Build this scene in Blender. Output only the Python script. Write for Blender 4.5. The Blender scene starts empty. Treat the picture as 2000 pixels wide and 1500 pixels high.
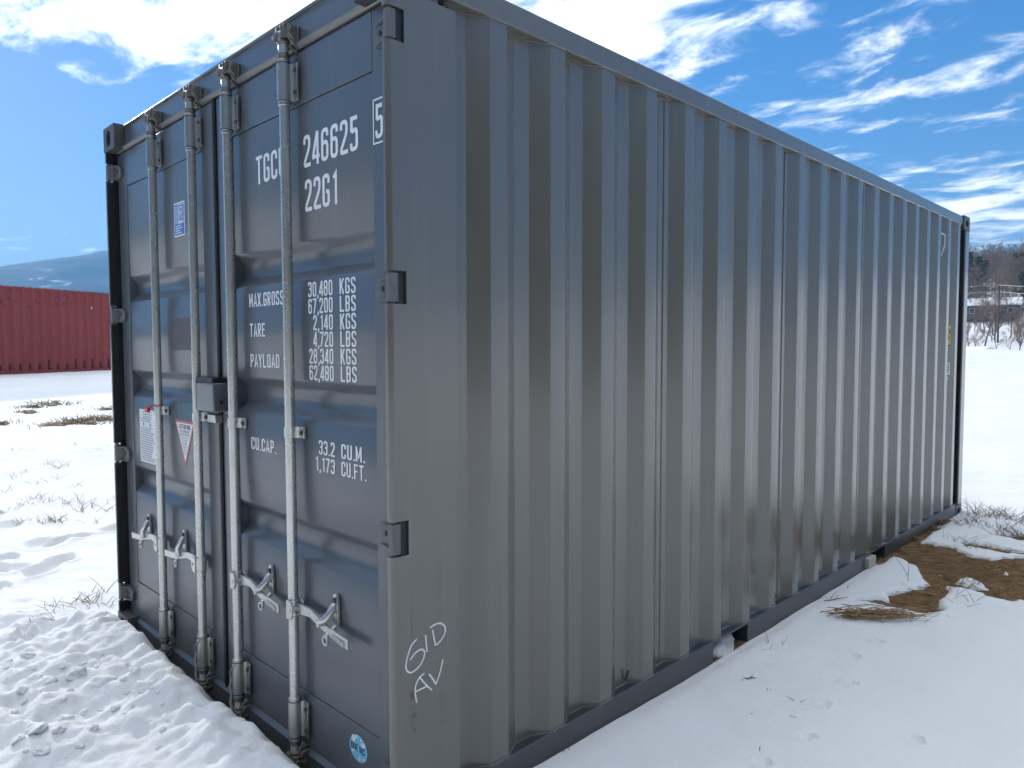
import bpy, math, random
import numpy as np
from mathutils import Vector, Matrix, noise as mnoise

random.seed(7)
SC = bpy.context.scene
COL = SC.collection
R = math.radians

# ------------------------------------------------------------------ camera
CAM = np.array([1.6542, -1.1847, 1.4923]); YAW, PITCH, ROLL, FOC = .7834, -.0514, -.0019, 1416.9
fw = np.array([-math.sin(YAW)*math.cos(PITCH), math.cos(YAW)*math.cos(PITCH), math.sin(PITCH)])
rt = np.cross(fw, [0, 0, 1]); rt /= np.linalg.norm(rt); up = np.cross(rt, fw)
c_, s_ = math.cos(ROLL), math.sin(ROLL)
rt, up = c_*rt + s_*up, -s_*rt + c_*up
cd = bpy.data.cameras.new('camera'); cam = bpy.data.objects.new('camera', cd); COL.objects.link(cam)
m4 = Matrix.Identity(4)
for i in range(3):
    m4[i][0], m4[i][1], m4[i][2], m4[i][3] = rt[i], up[i], -fw[i], CAM[i]
cam.matrix_world = m4
cd.sensor_width = 36; cd.lens = 36*FOC/2000; cd.clip_start = .05; cd.clip_end = 20000
SC.camera = cam

# ------------------------------------------------------------------ light
SUN_EL, SUN_AZ = R(19.5), R(173.5)          # azimuth of the sun measured from +x towards +y
sdir = Vector((math.cos(SUN_AZ)*math.cos(SUN_EL), math.sin(SUN_AZ)*math.cos(SUN_EL), math.sin(SUN_EL)))
sl = bpy.data.lights.new('sun', 'SUN'); sl.energy = 2.0; sl.angle = R(.5); sl.color = (1, .95, .88)
so = bpy.data.objects.new('sun', sl); COL.objects.link(so); so.rotation_euler = sdir.to_track_quat('Z', 'Y').to_euler()
so.location = (-20, 5, 20)
W = bpy.data.worlds.new('World'); SC.world = W; W.use_nodes = True; W.cycles.sampling_method = 'MANUAL'; W.cycles.sample_map_resolution = 512
SC.view_settings.view_transform = 'Standard'; SC.view_settings.look = 'None'
SC.view_settings.gamma = 1; SC.view_settings.use_curve_mapping = False
SC.view_settings.exposure = .78
SC.cycles.max_bounces = 5; SC.cycles.diffuse_bounces = 3; SC.cycles.glossy_bounces = 3; SC.cycles.adaptive_threshold = .02; SC.cycles.use_adaptive_sampling = True
SC.cycles.volume_bounces = 0

def N(t, typ, **kw):
    n = t.nodes.new(typ)
    for k, v in kw.items():
        if k.startswith('i_'):
            n.inputs[k[2:].replace('_', ' ')].default_value = v
        else:
            setattr(n, k, v)
    return n
def math_node(t, op, a, b=None, clamp=False):
    n = t.nodes.new('ShaderNodeMath'); n.operation = op; n.use_clamp = clamp
    for i, v in enumerate((a, b)):
        if v is None: continue
        if isinstance(v, (int, float)): n.inputs[i].default_value = v
        else: t.links.new(v, n.inputs[i])
    return n.outputs[0]
def ramp(t, src, stops):
    n = t.nodes.new('ShaderNodeValToRGB'); e = n.color_ramp.elements
    while len(e) < len(stops): e.new(.5)
    for el, (p, c) in zip(e, stops):
        el.position = p; el.color = (*c, 1) if len(c) == 3 else c
    t.links.new(src, n.inputs[0]); return n.outputs[0]
def grey(v): return (v, v, v)

def build_world():
    t = W.node_tree; t.nodes.clear(); L = t.links
    out = N(t, 'ShaderNodeOutputWorld'); bg = N(t, 'ShaderNodeBackground'); bg.inputs[1].default_value = .15
    sky = N(t, 'ShaderNodeTexSky'); sky.sky_type = 'NISHITA'; sky.sun_disc = False
    sky.sun_elevation = SUN_EL; sky.sun_rotation = math.atan2(sdir.x, sdir.y)
    sky.altitude = 700; sky.air_density = 1.0; sky.dust_density = .1; sky.ozone_density = 4.0
    tc = N(t, 'ShaderNodeTexCoord'); sep = N(t, 'ShaderNodeSeparateXYZ'); L.new(tc.outputs['Generated'], sep.inputs[0])
    zc = math_node(t, 'MAXIMUM', sep.outputs[2], 0.0)
    zz = math_node(t, 'ADD', zc, .10)
    px = math_node(t, 'DIVIDE', sep.outputs[0], zz); py = math_node(t, 'DIVIDE', sep.outputs[1], zz)
    cmb = N(t, 'ShaderNodeCombineXYZ'); L.new(px, cmb.inputs[0]); L.new(py, cmb.inputs[1])
    # cumulus-like broken sheet, with a coarse coverage field and a streaky fine field
    def nz(scale, detail, rough, rot=0, stretch=(1, 1, 1), loc=(0, 0, 0), dist=0.0):
        mp = N(t, 'ShaderNodeMapping'); mp.inputs['Rotation'].default_value[2] = rot
        mp.inputs['Scale'].default_value = stretch; mp.inputs['Location'].default_value = loc
        L.new(cmb.outputs[0], mp.inputs[0])
        n = N(t, 'ShaderNodeTexNoise'); n.inputs['Scale'].default_value = scale; n.inputs['Detail'].default_value = detail
        n.inputs['Roughness'].default_value = rough; n.inputs['Distortion'].default_value = dist
        L.new(mp.outputs[0], n.inputs[0]); return n.outputs[0]
    fine = nz(3.6, 5, .64, .5, (1, 1.5, 1), (3.1, .7, 0), .35)
    def blob(cx, cy, rx, ry, rot=0):
        # a bank of cloud lying over one stretch of the sky plane
        dn = N(t, 'ShaderNodeVectorMath'); dn.operation = 'DISTANCE'; L.new(cmb.outputs[0], dn.inputs[0]); dn.inputs[1].default_value = (cx, cy, 0)
        mr = N(t, 'ShaderNodeMapRange'); mr.interpolation_type = 'SMOOTHSTEP'; mr.inputs[1].default_value = 1.75*rx; mr.inputs[2].default_value = 0
        L.new(dn.outputs['Value'], mr.inputs[0]); return mr.outputs[0]
    big = nz(.55, 1, .5, 0, (1, 1, 1), (7.3, 2.2, 0))
    cov = math_node(t, 'ADD', math_node(t, 'MULTIPLY', big, .38), math_node(t, 'MULTIPLY', math_node(t, 'MULTIPLY', zc, zc), .62))
    for (a, b, c, d, r, k) in BANKS:
        cov = math_node(t, 'ADD', cov, math_node(t, 'MULTIPLY', blob(a, b, c, d, r), k))
    tot = math_node(t, 'ADD', math_node(t, 'ADD', math_node(t, 'MULTIPLY', fine, 1.75), -.20), cov)
    mr = N(t, 'ShaderNodeMapRange'); mr.interpolation_type = 'SMOOTHSTEP'
    mr.inputs[1].default_value = .92; mr.inputs[2].default_value = 1.58
    L.new(tot, mr.inputs[0])
    # a cloud is whiter towards the sun, as thin water cloud is
    dot = N(t, 'ShaderNodeVectorMath'); dot.operation = 'DOT_PRODUCT'
    L.new(tc.outputs['Generated'], dot.inputs[0]); dot.inputs[1].default_value = sdir
    dd = math_node(t, 'MULTIPLY', math_node(t, 'ADD', dot.outputs['Value'], 1), .5, True)
    br = math_node(t, 'ADD', 9.6, math_node(t, 'MULTIPLY', math_node(t, 'POWER', dd, 6.0), 3.0))
    cc = N(t, 'ShaderNodeCombineColor')
    L.new(br, cc.inputs[0]); L.new(br, cc.inputs[1]); L.new(math_node(t, 'MULTIPLY', br, .94), cc.inputs[2])
    mix = N(t, 'ShaderNodeMix'); mix.data_type = 'RGBA'
    L.new(math_node(t, 'MULTIPLY', mr.outputs[0], .95), mix.inputs['Factor'])
    # the camera's tone curve, applied evenly to the whole sky
    gm = N(t, 'ShaderNodeGamma'); gm.inputs[1].default_value = .62; L.new(sky.outputs[0], gm.inputs[0])
    hs = N(t, 'ShaderNodeHueSaturation'); hs.inputs['Saturation'].default_value = 1.6; hs.inputs['Hue'].default_value = .513; hs.inputs['Value'].default_value = 1.2; L.new(gm.outputs[0], hs.inputs['Color'])
    L.new(hs.outputs[0], mix.inputs['A']); L.new(cc.outputs[0], mix.inputs['B'])
    L.new(mix.outputs['Result'], bg.inputs[0]); L.new(bg.outputs[0], out.inputs[0])
def sky_pt(u, v):
    d = fw + rt*(u-1000)/FOC + up*(750-v)/FOC; d /= np.linalg.norm(d); z = max(d[2], 0)+.10
    return d[0]/z, d[1]/z
BANKS = []
for (u, v, rx, ry, r, k) in [(20, 25, .42, .42, 0, .24), (330, 25, .36, .36, 0, .20), (560, 20, .36, .36, 0, .23), (1080, 60, .34, .34, 0, .26), (1250, 90, .3, .3, 0, .2),
                             (1700, 215, .36, .36, 0, .13), (1880, 90, .36, .36, 0, .09), (1950, 410, .8, .6, 0, .33), (1420, 5, .25, .16, 0, .12), (900, -700, .6, .6, 0, .2),
                             (100, 330, .9, .9, 0, -.35), (1480, 90, .35, .35, 0, -.14), (1800, 310, .5, .4, 0, -.1)]:
    a, b = sky_pt(u, v); BANKS.append((a, b, rx, ry, r, k))
build_world()

# ------------------------------------------------------------------ mesh helpers
class MB:
    def __init__(s): s.v = []; s.f = []
    def add(s, vs, fs):
        o = len(s.v); s.v += [tuple(map(float, p)) for p in vs]; s.f += [tuple(i+o for i in q) for q in fs]; return s
    def box(s, x0, x1, y0, y1, z0, z1):
        return s.add([(x0, y0, z0), (x1, y0, z0), (x1, y1, z0), (x0, y1, z0), (x0, y0, z1), (x1, y0, z1), (x1, y1, z1), (x0, y1, z1)],
                     [(0, 3, 2, 1), (4, 5, 6, 7), (0, 1, 5, 4), (1, 2, 6, 5), (2, 3, 7, 6), (3, 0, 4, 7)])
    def prism(s, poly, axis, a, b):
        # poly: 2D points in the two remaining axes (x,y,z order), extruded along axis from a to b
        n = len(poly)
        def mk(p, t):
            q = list(p); q.insert(axis, t); return q
        vs = [mk(p, a) for p in poly] + [mk(p, b) for p in poly]
        return s.add(vs, [tuple(range(n))[::-1], tuple(range(n, 2*n))] + [(i, (i+1) % n, n+(i+1) % n, n+i) for i in range(n)])
    def tube(s, pts, rad, n=8, caps=True):
        pts = [Vector(p) for p in pts]; k = len(pts)
        rr = rad if isinstance(rad, (list, tuple)) else [rad]*k
        vs = []; prev = None
        for i, p in enumerate(pts):
            t = (pts[min(i+1, k-1)]-pts[max(i-1, 0)])
            if t.length < 1e-9: t = Vector((0, 0, 1))
            t.normalize()
            a = prev - t*prev.dot(t) if prev else t.orthogonal()
            if a.length < 1e-6: a = t.orthogonal()
            a.normalize(); prev = a; b = t.cross(a)
            for j in range(n):
                th = 2*math.pi*j/n; vs.append(p + (a*math.cos(th)+b*math.sin(th))*rr[i])
        fs = [(i*n+j, i*n+(j+1) % n, (i+1)*n+(j+1) % n, (i+1)*n+j) for i in range(k-1) for j in range(n)]
        if caps: fs += [tuple(range(n))[::-1], tuple(range((k-1)*n, k*n))]
        return s.add(vs, fs)
    def lathe(s, prof, cx, cy, n=20):
        # prof: (radius, z)
        vs = [(cx+r*math.cos(2*math.pi*j/n), cy+r*math.sin(2*math.pi*j/n), z) for r, z in prof for j in range(n)]
        k = len(prof)
        fs = [(i*n+j, i*n+(j+1) % n, (i+1)*n+(j+1) % n, (i+1)*n+j) for i in range(k-1) for j in range(n)]
        return s.add(vs, fs + [tuple(range(n))[::-1], tuple(range((k-1)*n, k*n))])
    def build(s, name, mat, parent=None, smooth=35, bevel=0, seg=2):
        me = bpy.data.meshes.new(name); me.from_pydata(s.v, [], s.f); me.update()
        import bmesh
        bm = bmesh.new(); bm.from_mesh(me); bmesh.ops.recalc_face_normals(bm, faces=bm.faces); bm.to_mesh(me); bm.free()
        me.materials.append(mat)
        if smooth:
            me.polygons.foreach_set('use_smooth', [True]*len(me.polygons)); me.set_sharp_from_angle(angle=R(smooth))
        o = bpy.data.objects.new(name, me); COL.objects.link(o)
        if parent: o.parent = parent
        if bevel:
            b = o.modifiers.new('bevel', 'BEVEL'); b.width = bevel; b.segments = seg; b.limit_method = 'ANGLE'; b.angle_limit = R(50)
            b.harden_normals = False
        return o
def tag(o, label=None, cat=None, group=None, kind=None):
    for k, v in (('label', label), ('category', cat), ('group', group), ('kind', kind)):
        if v: o[k] = v
    return o
def empty(name, loc=(0, 0, 0)):
    o = bpy.data.objects.new(name, None); o.location = loc; o.empty_display_size = .2; COL.objects.link(o); return o
def link_copy(o, parent=None):
    c = o.copy(); COL.objects.link(c); c.parent = parent
    return c

# ------------------------------------------------------------------ materials
def mat(name, base, rough=.5, metal=0, spec=.5):
    m = bpy.data.materials.new(name); m.use_nodes = True; p = m.node_tree.nodes['Principled BSDF']
    p.inputs['Base Color'].default_value = (*base, 1); p.inputs['Roughness'].default_value = rough
    p.inputs['Metallic'].default_value = metal; p.inputs['Specular IOR Level'].default_value = spec
    return m
def wear(m, base, alt, scale=6, amount=.5, rough=(.3, .5), bump=.02, bscale=300, dent=0, stretch=(1, 1, 1), coord='Object', det=6):
    t = m.node_tree; L = t.links; p = t.nodes['Principled BSDF']
    tc = N(t, 'ShaderNodeTexCoord'); mp = N(t, 'ShaderNodeMapping'); mp.inputs['Scale'].default_value = stretch
    L.new(tc.outputs[coord], mp.inputs[0])
    n = N(t, 'ShaderNodeTexNoise'); n.inputs['Scale'].default_value = scale; n.inputs['Detail'].default_value = det; n.inputs['Roughness'].default_value = .65
    L.new(mp.outputs[0], n.inputs[0])
    mx = N(t, 'ShaderNodeMix'); mx.data_type = 'RGBA'; mx.inputs['A'].default_value = (*base, 1); mx.inputs['B'].default_value = (*alt, 1)
    f = ramp(t, n.outputs[0], [(.35, grey(0)), (.7, grey(amount))]); L.new(f, mx.inputs['Factor'])
    L.new(mx.outputs['Result'], p.inputs['Base Color'])
    r = N(t, 'ShaderNodeMapRange'); r.inputs[1].default_value = .3; r.inputs[2].default_value = .7
    r.inputs[3].default_value = rough[0]; r.inputs[4].default_value = rough[1]; L.new(n.outputs[0], r.inputs[0]); L.new(r.outputs[0], p.inputs['Roughness'])
    last = None
    if bump:
        n2 = N(t, 'ShaderNodeTexNoise'); n2.inputs['Scale'].default_value = bscale; n2.inputs['Detail'].default_value = 3
        L.new(tc.outputs[coord], n2.inputs[0])
        b = N(t, 'ShaderNodeBump'); b.inputs['Strength'].default_value = bump; b.inputs['Distance'].default_value = .002
        L.new(n2.outputs[0], b.inputs['Height']); last = b
    if dent:
        n3 = N(t, 'ShaderNodeTexNoise'); n3.inputs['Scale'].default_value = 2.3; n3.inputs['Detail'].default_value = 1
        L.new(tc.outputs[coord], n3.inputs[0])
        b = N(t, 'ShaderNodeBump'); b.inputs['Strength'].default_value = 1; b.inputs['Distance'].default_value = dent
        L.new(n3.outputs[0], b.inputs['Height'])
        if last: L.new(last.outputs[0], b.inputs['Normal'])
        last = b
    if last: L.new(last.outputs[0], p.inputs['Normal'])
    return m
def painted(name, base, alt, rough, dust=(.26, .25, .22), dent=.004, coat=1.2, spec=.9):
    # container paint: slow tone drift and faint rain streaks
    m = wear(mat(name, base, spec=spec), base, alt, .8, .6, rough, .03, 240, 0, det=2)
    p = m.node_tree.nodes['Principled BSDF']; 
    for l in list(p.inputs['Roughness'].links): m.node_tree.links.remove(l)
    p.inputs['Roughness'].default_value = sum(rough)/2
    cr = [n for n in m.node_tree.nodes if n.type == 'VALTORGB'][0].color_ramp; cr.elements[0].position = .1; cr.elements[1].position = .9
    p.inputs['Coat Weight'].default_value = coat*.5; p.inputs['Coat Roughness'].default_value = .16
    t = m.node_tree; L = t.links; p = t.nodes['Principled BSDF']
    src = p.inputs['Base Color'].links[0].from_socket
    tc = N(t, 'ShaderNodeTexCoord'); mp = N(t, 'ShaderNodeMapping'); mp.inputs['Scale'].default_value = (26, 26, .9)
    L.new(tc.outputs['Object'], mp.inputs[0])
    n = N(t, 'ShaderNodeTexNoise'); n.inputs['Scale'].default_value = 1; n.inputs['Detail'].default_value = 4; L.new(mp.outputs[0], n.inputs[0])
    s = ramp(t, n.outputs[0], [(.55, grey(0)), (.8, grey(.10))])
    n2 = N(t, 'ShaderNodeTexNoise'); n2.inputs['Scale'].default_value = 90; n2.inputs['Detail'].default_value = 2; L.new(tc.outputs['Object'], n2.inputs[0])
    s2 = ramp(t, n2.outputs[0], [(.76, grey(0)), (.80, grey(.5))])
    tot = math_node(t, 'ADD', s, s2, True)
    mx = N(t, 'ShaderNodeMix'); mx.data_type = 'RGBA'; L.new(src, mx.inputs['A']); mx.inputs['B'].default_value = (*dust, 1)
    L.new(tot, mx.inputs['Factor']); L.new(mx.outputs['Result'], p.inputs['Base Color'])
    return m
M = {}
M['paint'] = painted('grey_container_paint', (.116, .105, .085), (.124, .112, .090), (.25, .29))
M['doorpaint'] = painted('grey_door_paint', (.088, .096, .108), (.092, .099, .110), (.27, .31), coat=.35, spec=.6)
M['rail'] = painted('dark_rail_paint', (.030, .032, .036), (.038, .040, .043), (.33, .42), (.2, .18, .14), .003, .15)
M['cast'] = wear(mat('casting_paint', (.06, .063, .068)), (.06, .063, .068), (.12, .11, .10), 14, .6, (.4, .6), .2, 160)
M['hinge'] = wear(mat('hinge_paint', (.11, .11, .11)), (.11, .11, .11), (.15, .15, .145), 30, .5, (.35, .5), .1, 200)
M['galv'] = wear(mat('galvanised_steel', (.5, .5, .47), metal=.72), (.60, .60, .56), (.52, .515, .48), 9, .5, (.24, .30), .03, 500)
M['galvd'] = wear(mat('dull_galvanised_steel', (.40, .40, .37), metal=.85), (.50, .50, .46), (.36, .36, .33), 25, .6, (.27, .40), .15, 350)
M['castiron'] = wear(mat('dull_cam_steel', (.2, .19, .175), metal=.7), (.22, .21, .19), (.12, .10, .085), 60, .9, (.42, .6), .3, 300)
M['rubber_and_shade'] = mat('black_rubber_and_shade', (.012, .012, .013), .5)  # real rubber, and the painted shade in the corner posts
M['black'] = mat('black_recess', (.01, .01, .01), .8)
M['bolt'] = wear(mat('bolt_steel', (.12, .12, .11), metal=.7), (.15, .15, .14), (.07, .06, .05), 80, .8, (.4, .6), 0)
M['strip'] = wear(mat('gutter_steel', (.2, .2, .2), metal=.4), (.19, .19, .19), (.30, .27, .23), 20, .8, (.28, .5), .1, 120, stretch=(.3, 3, 3))
M['white'] = wear(mat('white_vinyl', (.78, .8, .8)), (.80, .81, .82), (.68, .70, .72), 40, .6, (.4, .5), 0)
M['chalk'] = wear(mat('white_paint_marker', (.8, .8, .78)), (.82, .82, .8), (.6, .6, .58), 90, .8, (.5, .7), 0)
M['blue'] = mat('blue_sticker', (.05, .16, .50), .4)
M['skyblue'] = mat('pale_blue_sticker', (.18, .52, .72), .35)
M['red'] = mat('red_plastic', (.62, .02, .02), .35)
M['redline'] = mat('red_sticker_border', (.55, .12, .11), .45)
M['ink'] = mat('dark_ink', (.06, .065, .07), .5)
M['inkg'] = mat('grey_ink', (.30, .31, .33), .5)
M['brownink'] = mat('faded_brown_stencil', (.115, .085, .085), .5)
M['yellow'] = mat('yellow_sticker', (.75, .42, .07), .4)
M['rope'] = wear(mat('grey_rope', (.45, .42, .36)), (.46, .43, .37), (.25, .23, .19), 200, .9, (.8, .9), .8, 900)
M['redpaint'] = painted('red_oxide_container_paint', (.26, .052, .050), (.30, .07, .062), (.5, .6), (.30, .12, .10), .006, 0, .22)
M['dirt'] = None

# ------------------------------------------------------------------ the grey container
WX, LY, HZ = 2.438, 6.058, 2.591
box_c = tag(empty('shipping_container', (-WX/2, LY/2, 0)), 'dark grey steel shipping container with white lettering and four galvanised lock rods', 'container')
class Rel:    # children keep world coordinates: the empty sits at the container's base
    pass
def part(mb, name, m, parent=None, **kw):
    o = mb.build(name, m, None, **kw); p = parent or box_c
    o.parent = p; 
    if p is box_c: o.matrix_parent_inverse = Matrix.Translation((WX/2, -LY/2, 0))
    return o

def ring_face(mb, rect, hole, depth, to3):
    # rect (u0,u1,v0,v1) with an oval hole (cu,cv,hu,hv) sunk by depth; to3(u,v,d)->xyz
    u0, u1, v0, v1 = rect; cu, cv, hu, hv = hole; n = 24
    inner = []; outer = []
    for j in range(n):
        a = 2*math.pi*(j+.5)/n; ca, sa = math.cos(a), math.sin(a)
        r = min(hu, hv); ex, ey = max(hu-r, 0), max(hv-r, 0)
        inner.append((cu+r*ca+math.copysign(ex, ca), cv+r*sa+math.copysign(ey, sa)))
        k = min((u1-cu if ca > 0 else cu-u0)/max(abs(ca), 1e-6), (v1-cv if sa > 0 else cv-v0)/max(abs(sa), 1e-6))
        outer.append((cu+ca*k, cv+sa*k))
    vs = [to3(*p, 0) for p in outer]+[to3(*p, 0) for p in inner]+[to3(*p, depth) for p in inner]
    fs = []
    for j in range(n):
        k = (j+1) % n
        fs += [(j, k, n+k, n+j), (n+j, n+k, 2*n+k, 2*n+j)]
    fs.append(tuple(range(2*n, 3*n)))
    o = len(vs)
    corners = [(u1, v1), (u0, v1), (u0, v0), (u1, v0)]
    for ci, (cu2, cv2) in enumerate(corners):
        vs.append(to3(cu2, cv2, 0)); idx = len(vs)-1
        # the two outer ring points flanking this corner
        best = None
        for j in range(n):
            k = (j+1) % n; p, q = outer[j], outer[k]
            onu = lambda w: abs(w[0]-cu2) < 1e-6; onv = lambda w: abs(w[1]-cv2) < 1e-6
            if (onu(p) and onv(q) and not onu(q)) or (onv(p) and onu(q) and not onv(q)): best = (j, k)
        if best: fs.append((best[0], idx, best[1]))
    mb.add(vs, fs)
def casting(sx, sy, sz):
    # sx,sy,sz: which corner; 162 x 178 x 118 mm with holes in the three outer faces
    x0, x1 = (-.162, 0) if sx else (-WX, -WX+.162)
    y0, y1 = (LY-.178, LY) if sy else (0, .178)
    z0, z1 = (HZ-.118, HZ) if sz else (0, .118)
    mb = MB(); e = .03
    xo, xi = (x1, x0) if sx else (x0, x1); yo, yi = (y1, y0) if sy else (y0, y1); zo, zi = (z1, z0) if sz else (z0, z1)
    dx, dy, dz = (-1 if sx else 1), (-1 if sy else 1), (-1 if sz else 1)
    zc = (z0+z1)/2
    ring_face(mb, (x0, x1, z0, z1), ((x0+x1)/2-dx*.008, zc, .0317, .0317+.008), .05, lambda u, v, d: (u, yo+dy*d, v))
    ring_face(mb, (y0, y1, z0, z1), ((y0+y1)/2-dy*.004, zc, .0395, .0255), .05, lambda u, v, d: (xo+dx*d, u, v))
    ring_face(mb, (x0, x1, y0, y1), ((x0+x1)/2, (y0+y1)/2, .032, .062), .04, lambda u, v, d: (u, v, zo+dz*d))
    mb.add([(xi, y0, z0), (xi, y1, z0), (xi, y1, z1), (xi, y0, z1)], [(0, 1, 2, 3)])
    mb.add([(x0, yi, z0), (x1, yi, z0), (x1, yi, z1), (x0, yi, z1)], [(0, 1, 2, 3)])
    mb.add([(x0, y0, zi), (x1, y0, zi), (x1, y1, zi), (x0, y1, zi)], [(0, 1, 2, 3)])
    o = part(mb, 'corner_casting', M['cast'])
    import bmesh
    bm = bmesh.new(); bm.from_mesh(o.data); bmesh.ops.remove_doubles(bm, verts=bm.verts, dist=1e-5)
    # round the outer long edges
    es = [ed for ed in bm.edges if len(ed.link_faces) == 2 and ed.calc_face_angle(0) > 1.2 and ed.calc_length() > .02
          and all(sum(abs(v.co[i]-q) < 1e-4 for i, q in enumerate((xo, yo, zo))) >= 2 for v in ed.verts)]
    bmesh.ops.bevel(bm, geom=es, offset=.008, segments=3, affect='EDGES', profile=.5)
    bm.to_mesh(o.data); bm.free()
    o.data.polygons.foreach_set('use_smooth', [True]*len(o.data.polygons)); o.data.set_sharp_from_angle(angle=R(35))
for sx in (0, 1):
    for sy in (0, 1):
        for sz in (0, 1): casting(sx, sy, sz)

# door-end posts: folded plate, wide outer flange, narrow front lip, return towards the door; slots for the hinges
HINGE_Z = [(2.335, 2.413), (1.618, 1.698), (.905, .993), (.180, .262)]
def door_post(right):
    X = (lambda x: x) if right else (lambda x: -WX-x)      # x measured from the outer face, negative inwards
    z0, z1 = .118, HZ-.118
    mb = MB()
    zs = [z0]
    spans = []
    for a, b in sorted((p[0]-.006, p[1]+.006) for p in HINGE_Z):
        spans.append((zs[-1], a, False)); spans.append((a, b, True)); zs.append(b)
    spans.append((zs[-1], z1, False))
    t = .006; rad = .014
    arc = [(-rad+rad*math.sin(a), rad-rad*math.cos(a)) for a in [math.pi/2*i/6 for i in range(7)]]  # (x,y) from lip to side
    full = [(-.024, .0055), (-.024, 0)] + arc + [(0, .245), (-t, .245), (-t, .018), (-.016, .0055)]
    slot = [(-.0, .0575), (0, .245), (-t, .245), (-t, .0575)]
    for a, b, s in spans:
        mb.prism([(X(p[0]), p[1]) for p in (slot if s else full)], 2, a, b)
    mb.prism([(X(p[0]), p[1]) for p in [(-.040, .245), (-.0065, .245), (-.0065, .239), (-.040, .239)]], 2, z0, z1)
    part(mb, 'corner_post', M['paint'], smooth=30)
    # black fill that paints the shade inside the open post channel
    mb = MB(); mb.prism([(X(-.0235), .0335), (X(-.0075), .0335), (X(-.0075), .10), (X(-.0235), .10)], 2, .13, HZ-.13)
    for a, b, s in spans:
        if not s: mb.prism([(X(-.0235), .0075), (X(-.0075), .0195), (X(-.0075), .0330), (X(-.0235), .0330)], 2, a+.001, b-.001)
    part(mb, 'post_shade_fill', M['rubber_and_shade'])
door_post(True); door_post(False)
for right in (True, False):    # far-end posts
    X = (lambda x: x) if right else (lambda x: -WX-x)
    mb = MB(); mb.prism([(X(0), LY), (X(0), 5.945), (X(-.012), 5.938), (X(-.075), 5.938), (X(-.075), LY)], 2, .118, HZ-.118)
    part(mb, 'corner_post', M['paint'], bevel=.006)
    mb = MB(); mb.prism([(X(-.006), 5.9295), (X(-.045), 5.9295), (X(-.045), 5.9370), (X(-.006), 5.9370)], 2, .136, 2.507); part(mb, 'post_shade_fill', M['rubber_and_shade'])  # black plate stands in for shade on the post's inner face

# header, sill, rails
mb = MB(); mb.prism([(.112, 2.486), (.050, 2.486), (.050, 2.572), (.040, 2.575), (.038, 2.583), (.112, 2.583)], 0, -WX+.162, -.162)
part(mb, 'door_header', M['doorpaint'], bevel=.002)
mb = MB(); mb.prism([(.10, 2.4905), (.046, 2.490), (.036, 2.485), (.036, 2.478), (.047, 2.470), (.10, 2.470)], 0, -WX+.045, -.045)
part(mb, 'rain_gutter', M['strip'], smooth=20)
mb = MB(); mb.prism([(.11, .02), (.034, .02), (.034, .098), (.050, .112), (.11, .116)], 0, -WX+.162, -.162)
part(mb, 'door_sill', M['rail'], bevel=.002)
mb = MB(); mb.box(-.070, -.008, .178, LY-.178, 2.508, 2.582); part(mb, 'top_side_rail', M['paint'], bevel=.005)
mb = MB(); mb.box(-WX+.008, -WX+.070, .178, LY-.178, 2.508, 2.582); part(mb, 'top_side_rail', M['paint'], bevel=.005)
POCK = [(1.79, 2.125), (3.72, 4.10)]
def bottom_rail(right):
    X = (lambda x: x) if right else (lambda x: -WX-x)
    mb = MB(); ys = [.178] + [v for p in POCK for v in p] + [LY-.178]
    prof = [(-.003, .012), (-.003, .130), (-.007, .1345), (-.075, .1345), (-.075, .128), (-.010, .128), (-.010, .018), (-.050, .018), (-.050, .012)]
    for i in range(0, len(ys), 2):
        mb.prism([(X(a), b) for a, b in prof], 1, ys[i], ys[i+1])
    for a, b in POCK:   # thin lintel plate above the pocket and its sides
        mb.prism([(X(p), q) for p, q in [(-.004, .1235), (-.004, .1335), (-.075, .1335), (-.075, .1235)]], 1, a, b)
        mb.prism([(X(p), q) for p, q in [(-.011, .012), (-.011, .1225), (-.4, .1225), (-.4, .012)]], 1, a-.006, a)
        mb.prism([(X(p), q) for p, q in [(-.011, .012), (-.011, .1225), (-.4, .1225), (-.4, .012)]], 1, b, b+.006)
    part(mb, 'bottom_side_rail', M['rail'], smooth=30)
bottom_rail(True); bottom_rail(False)

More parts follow.
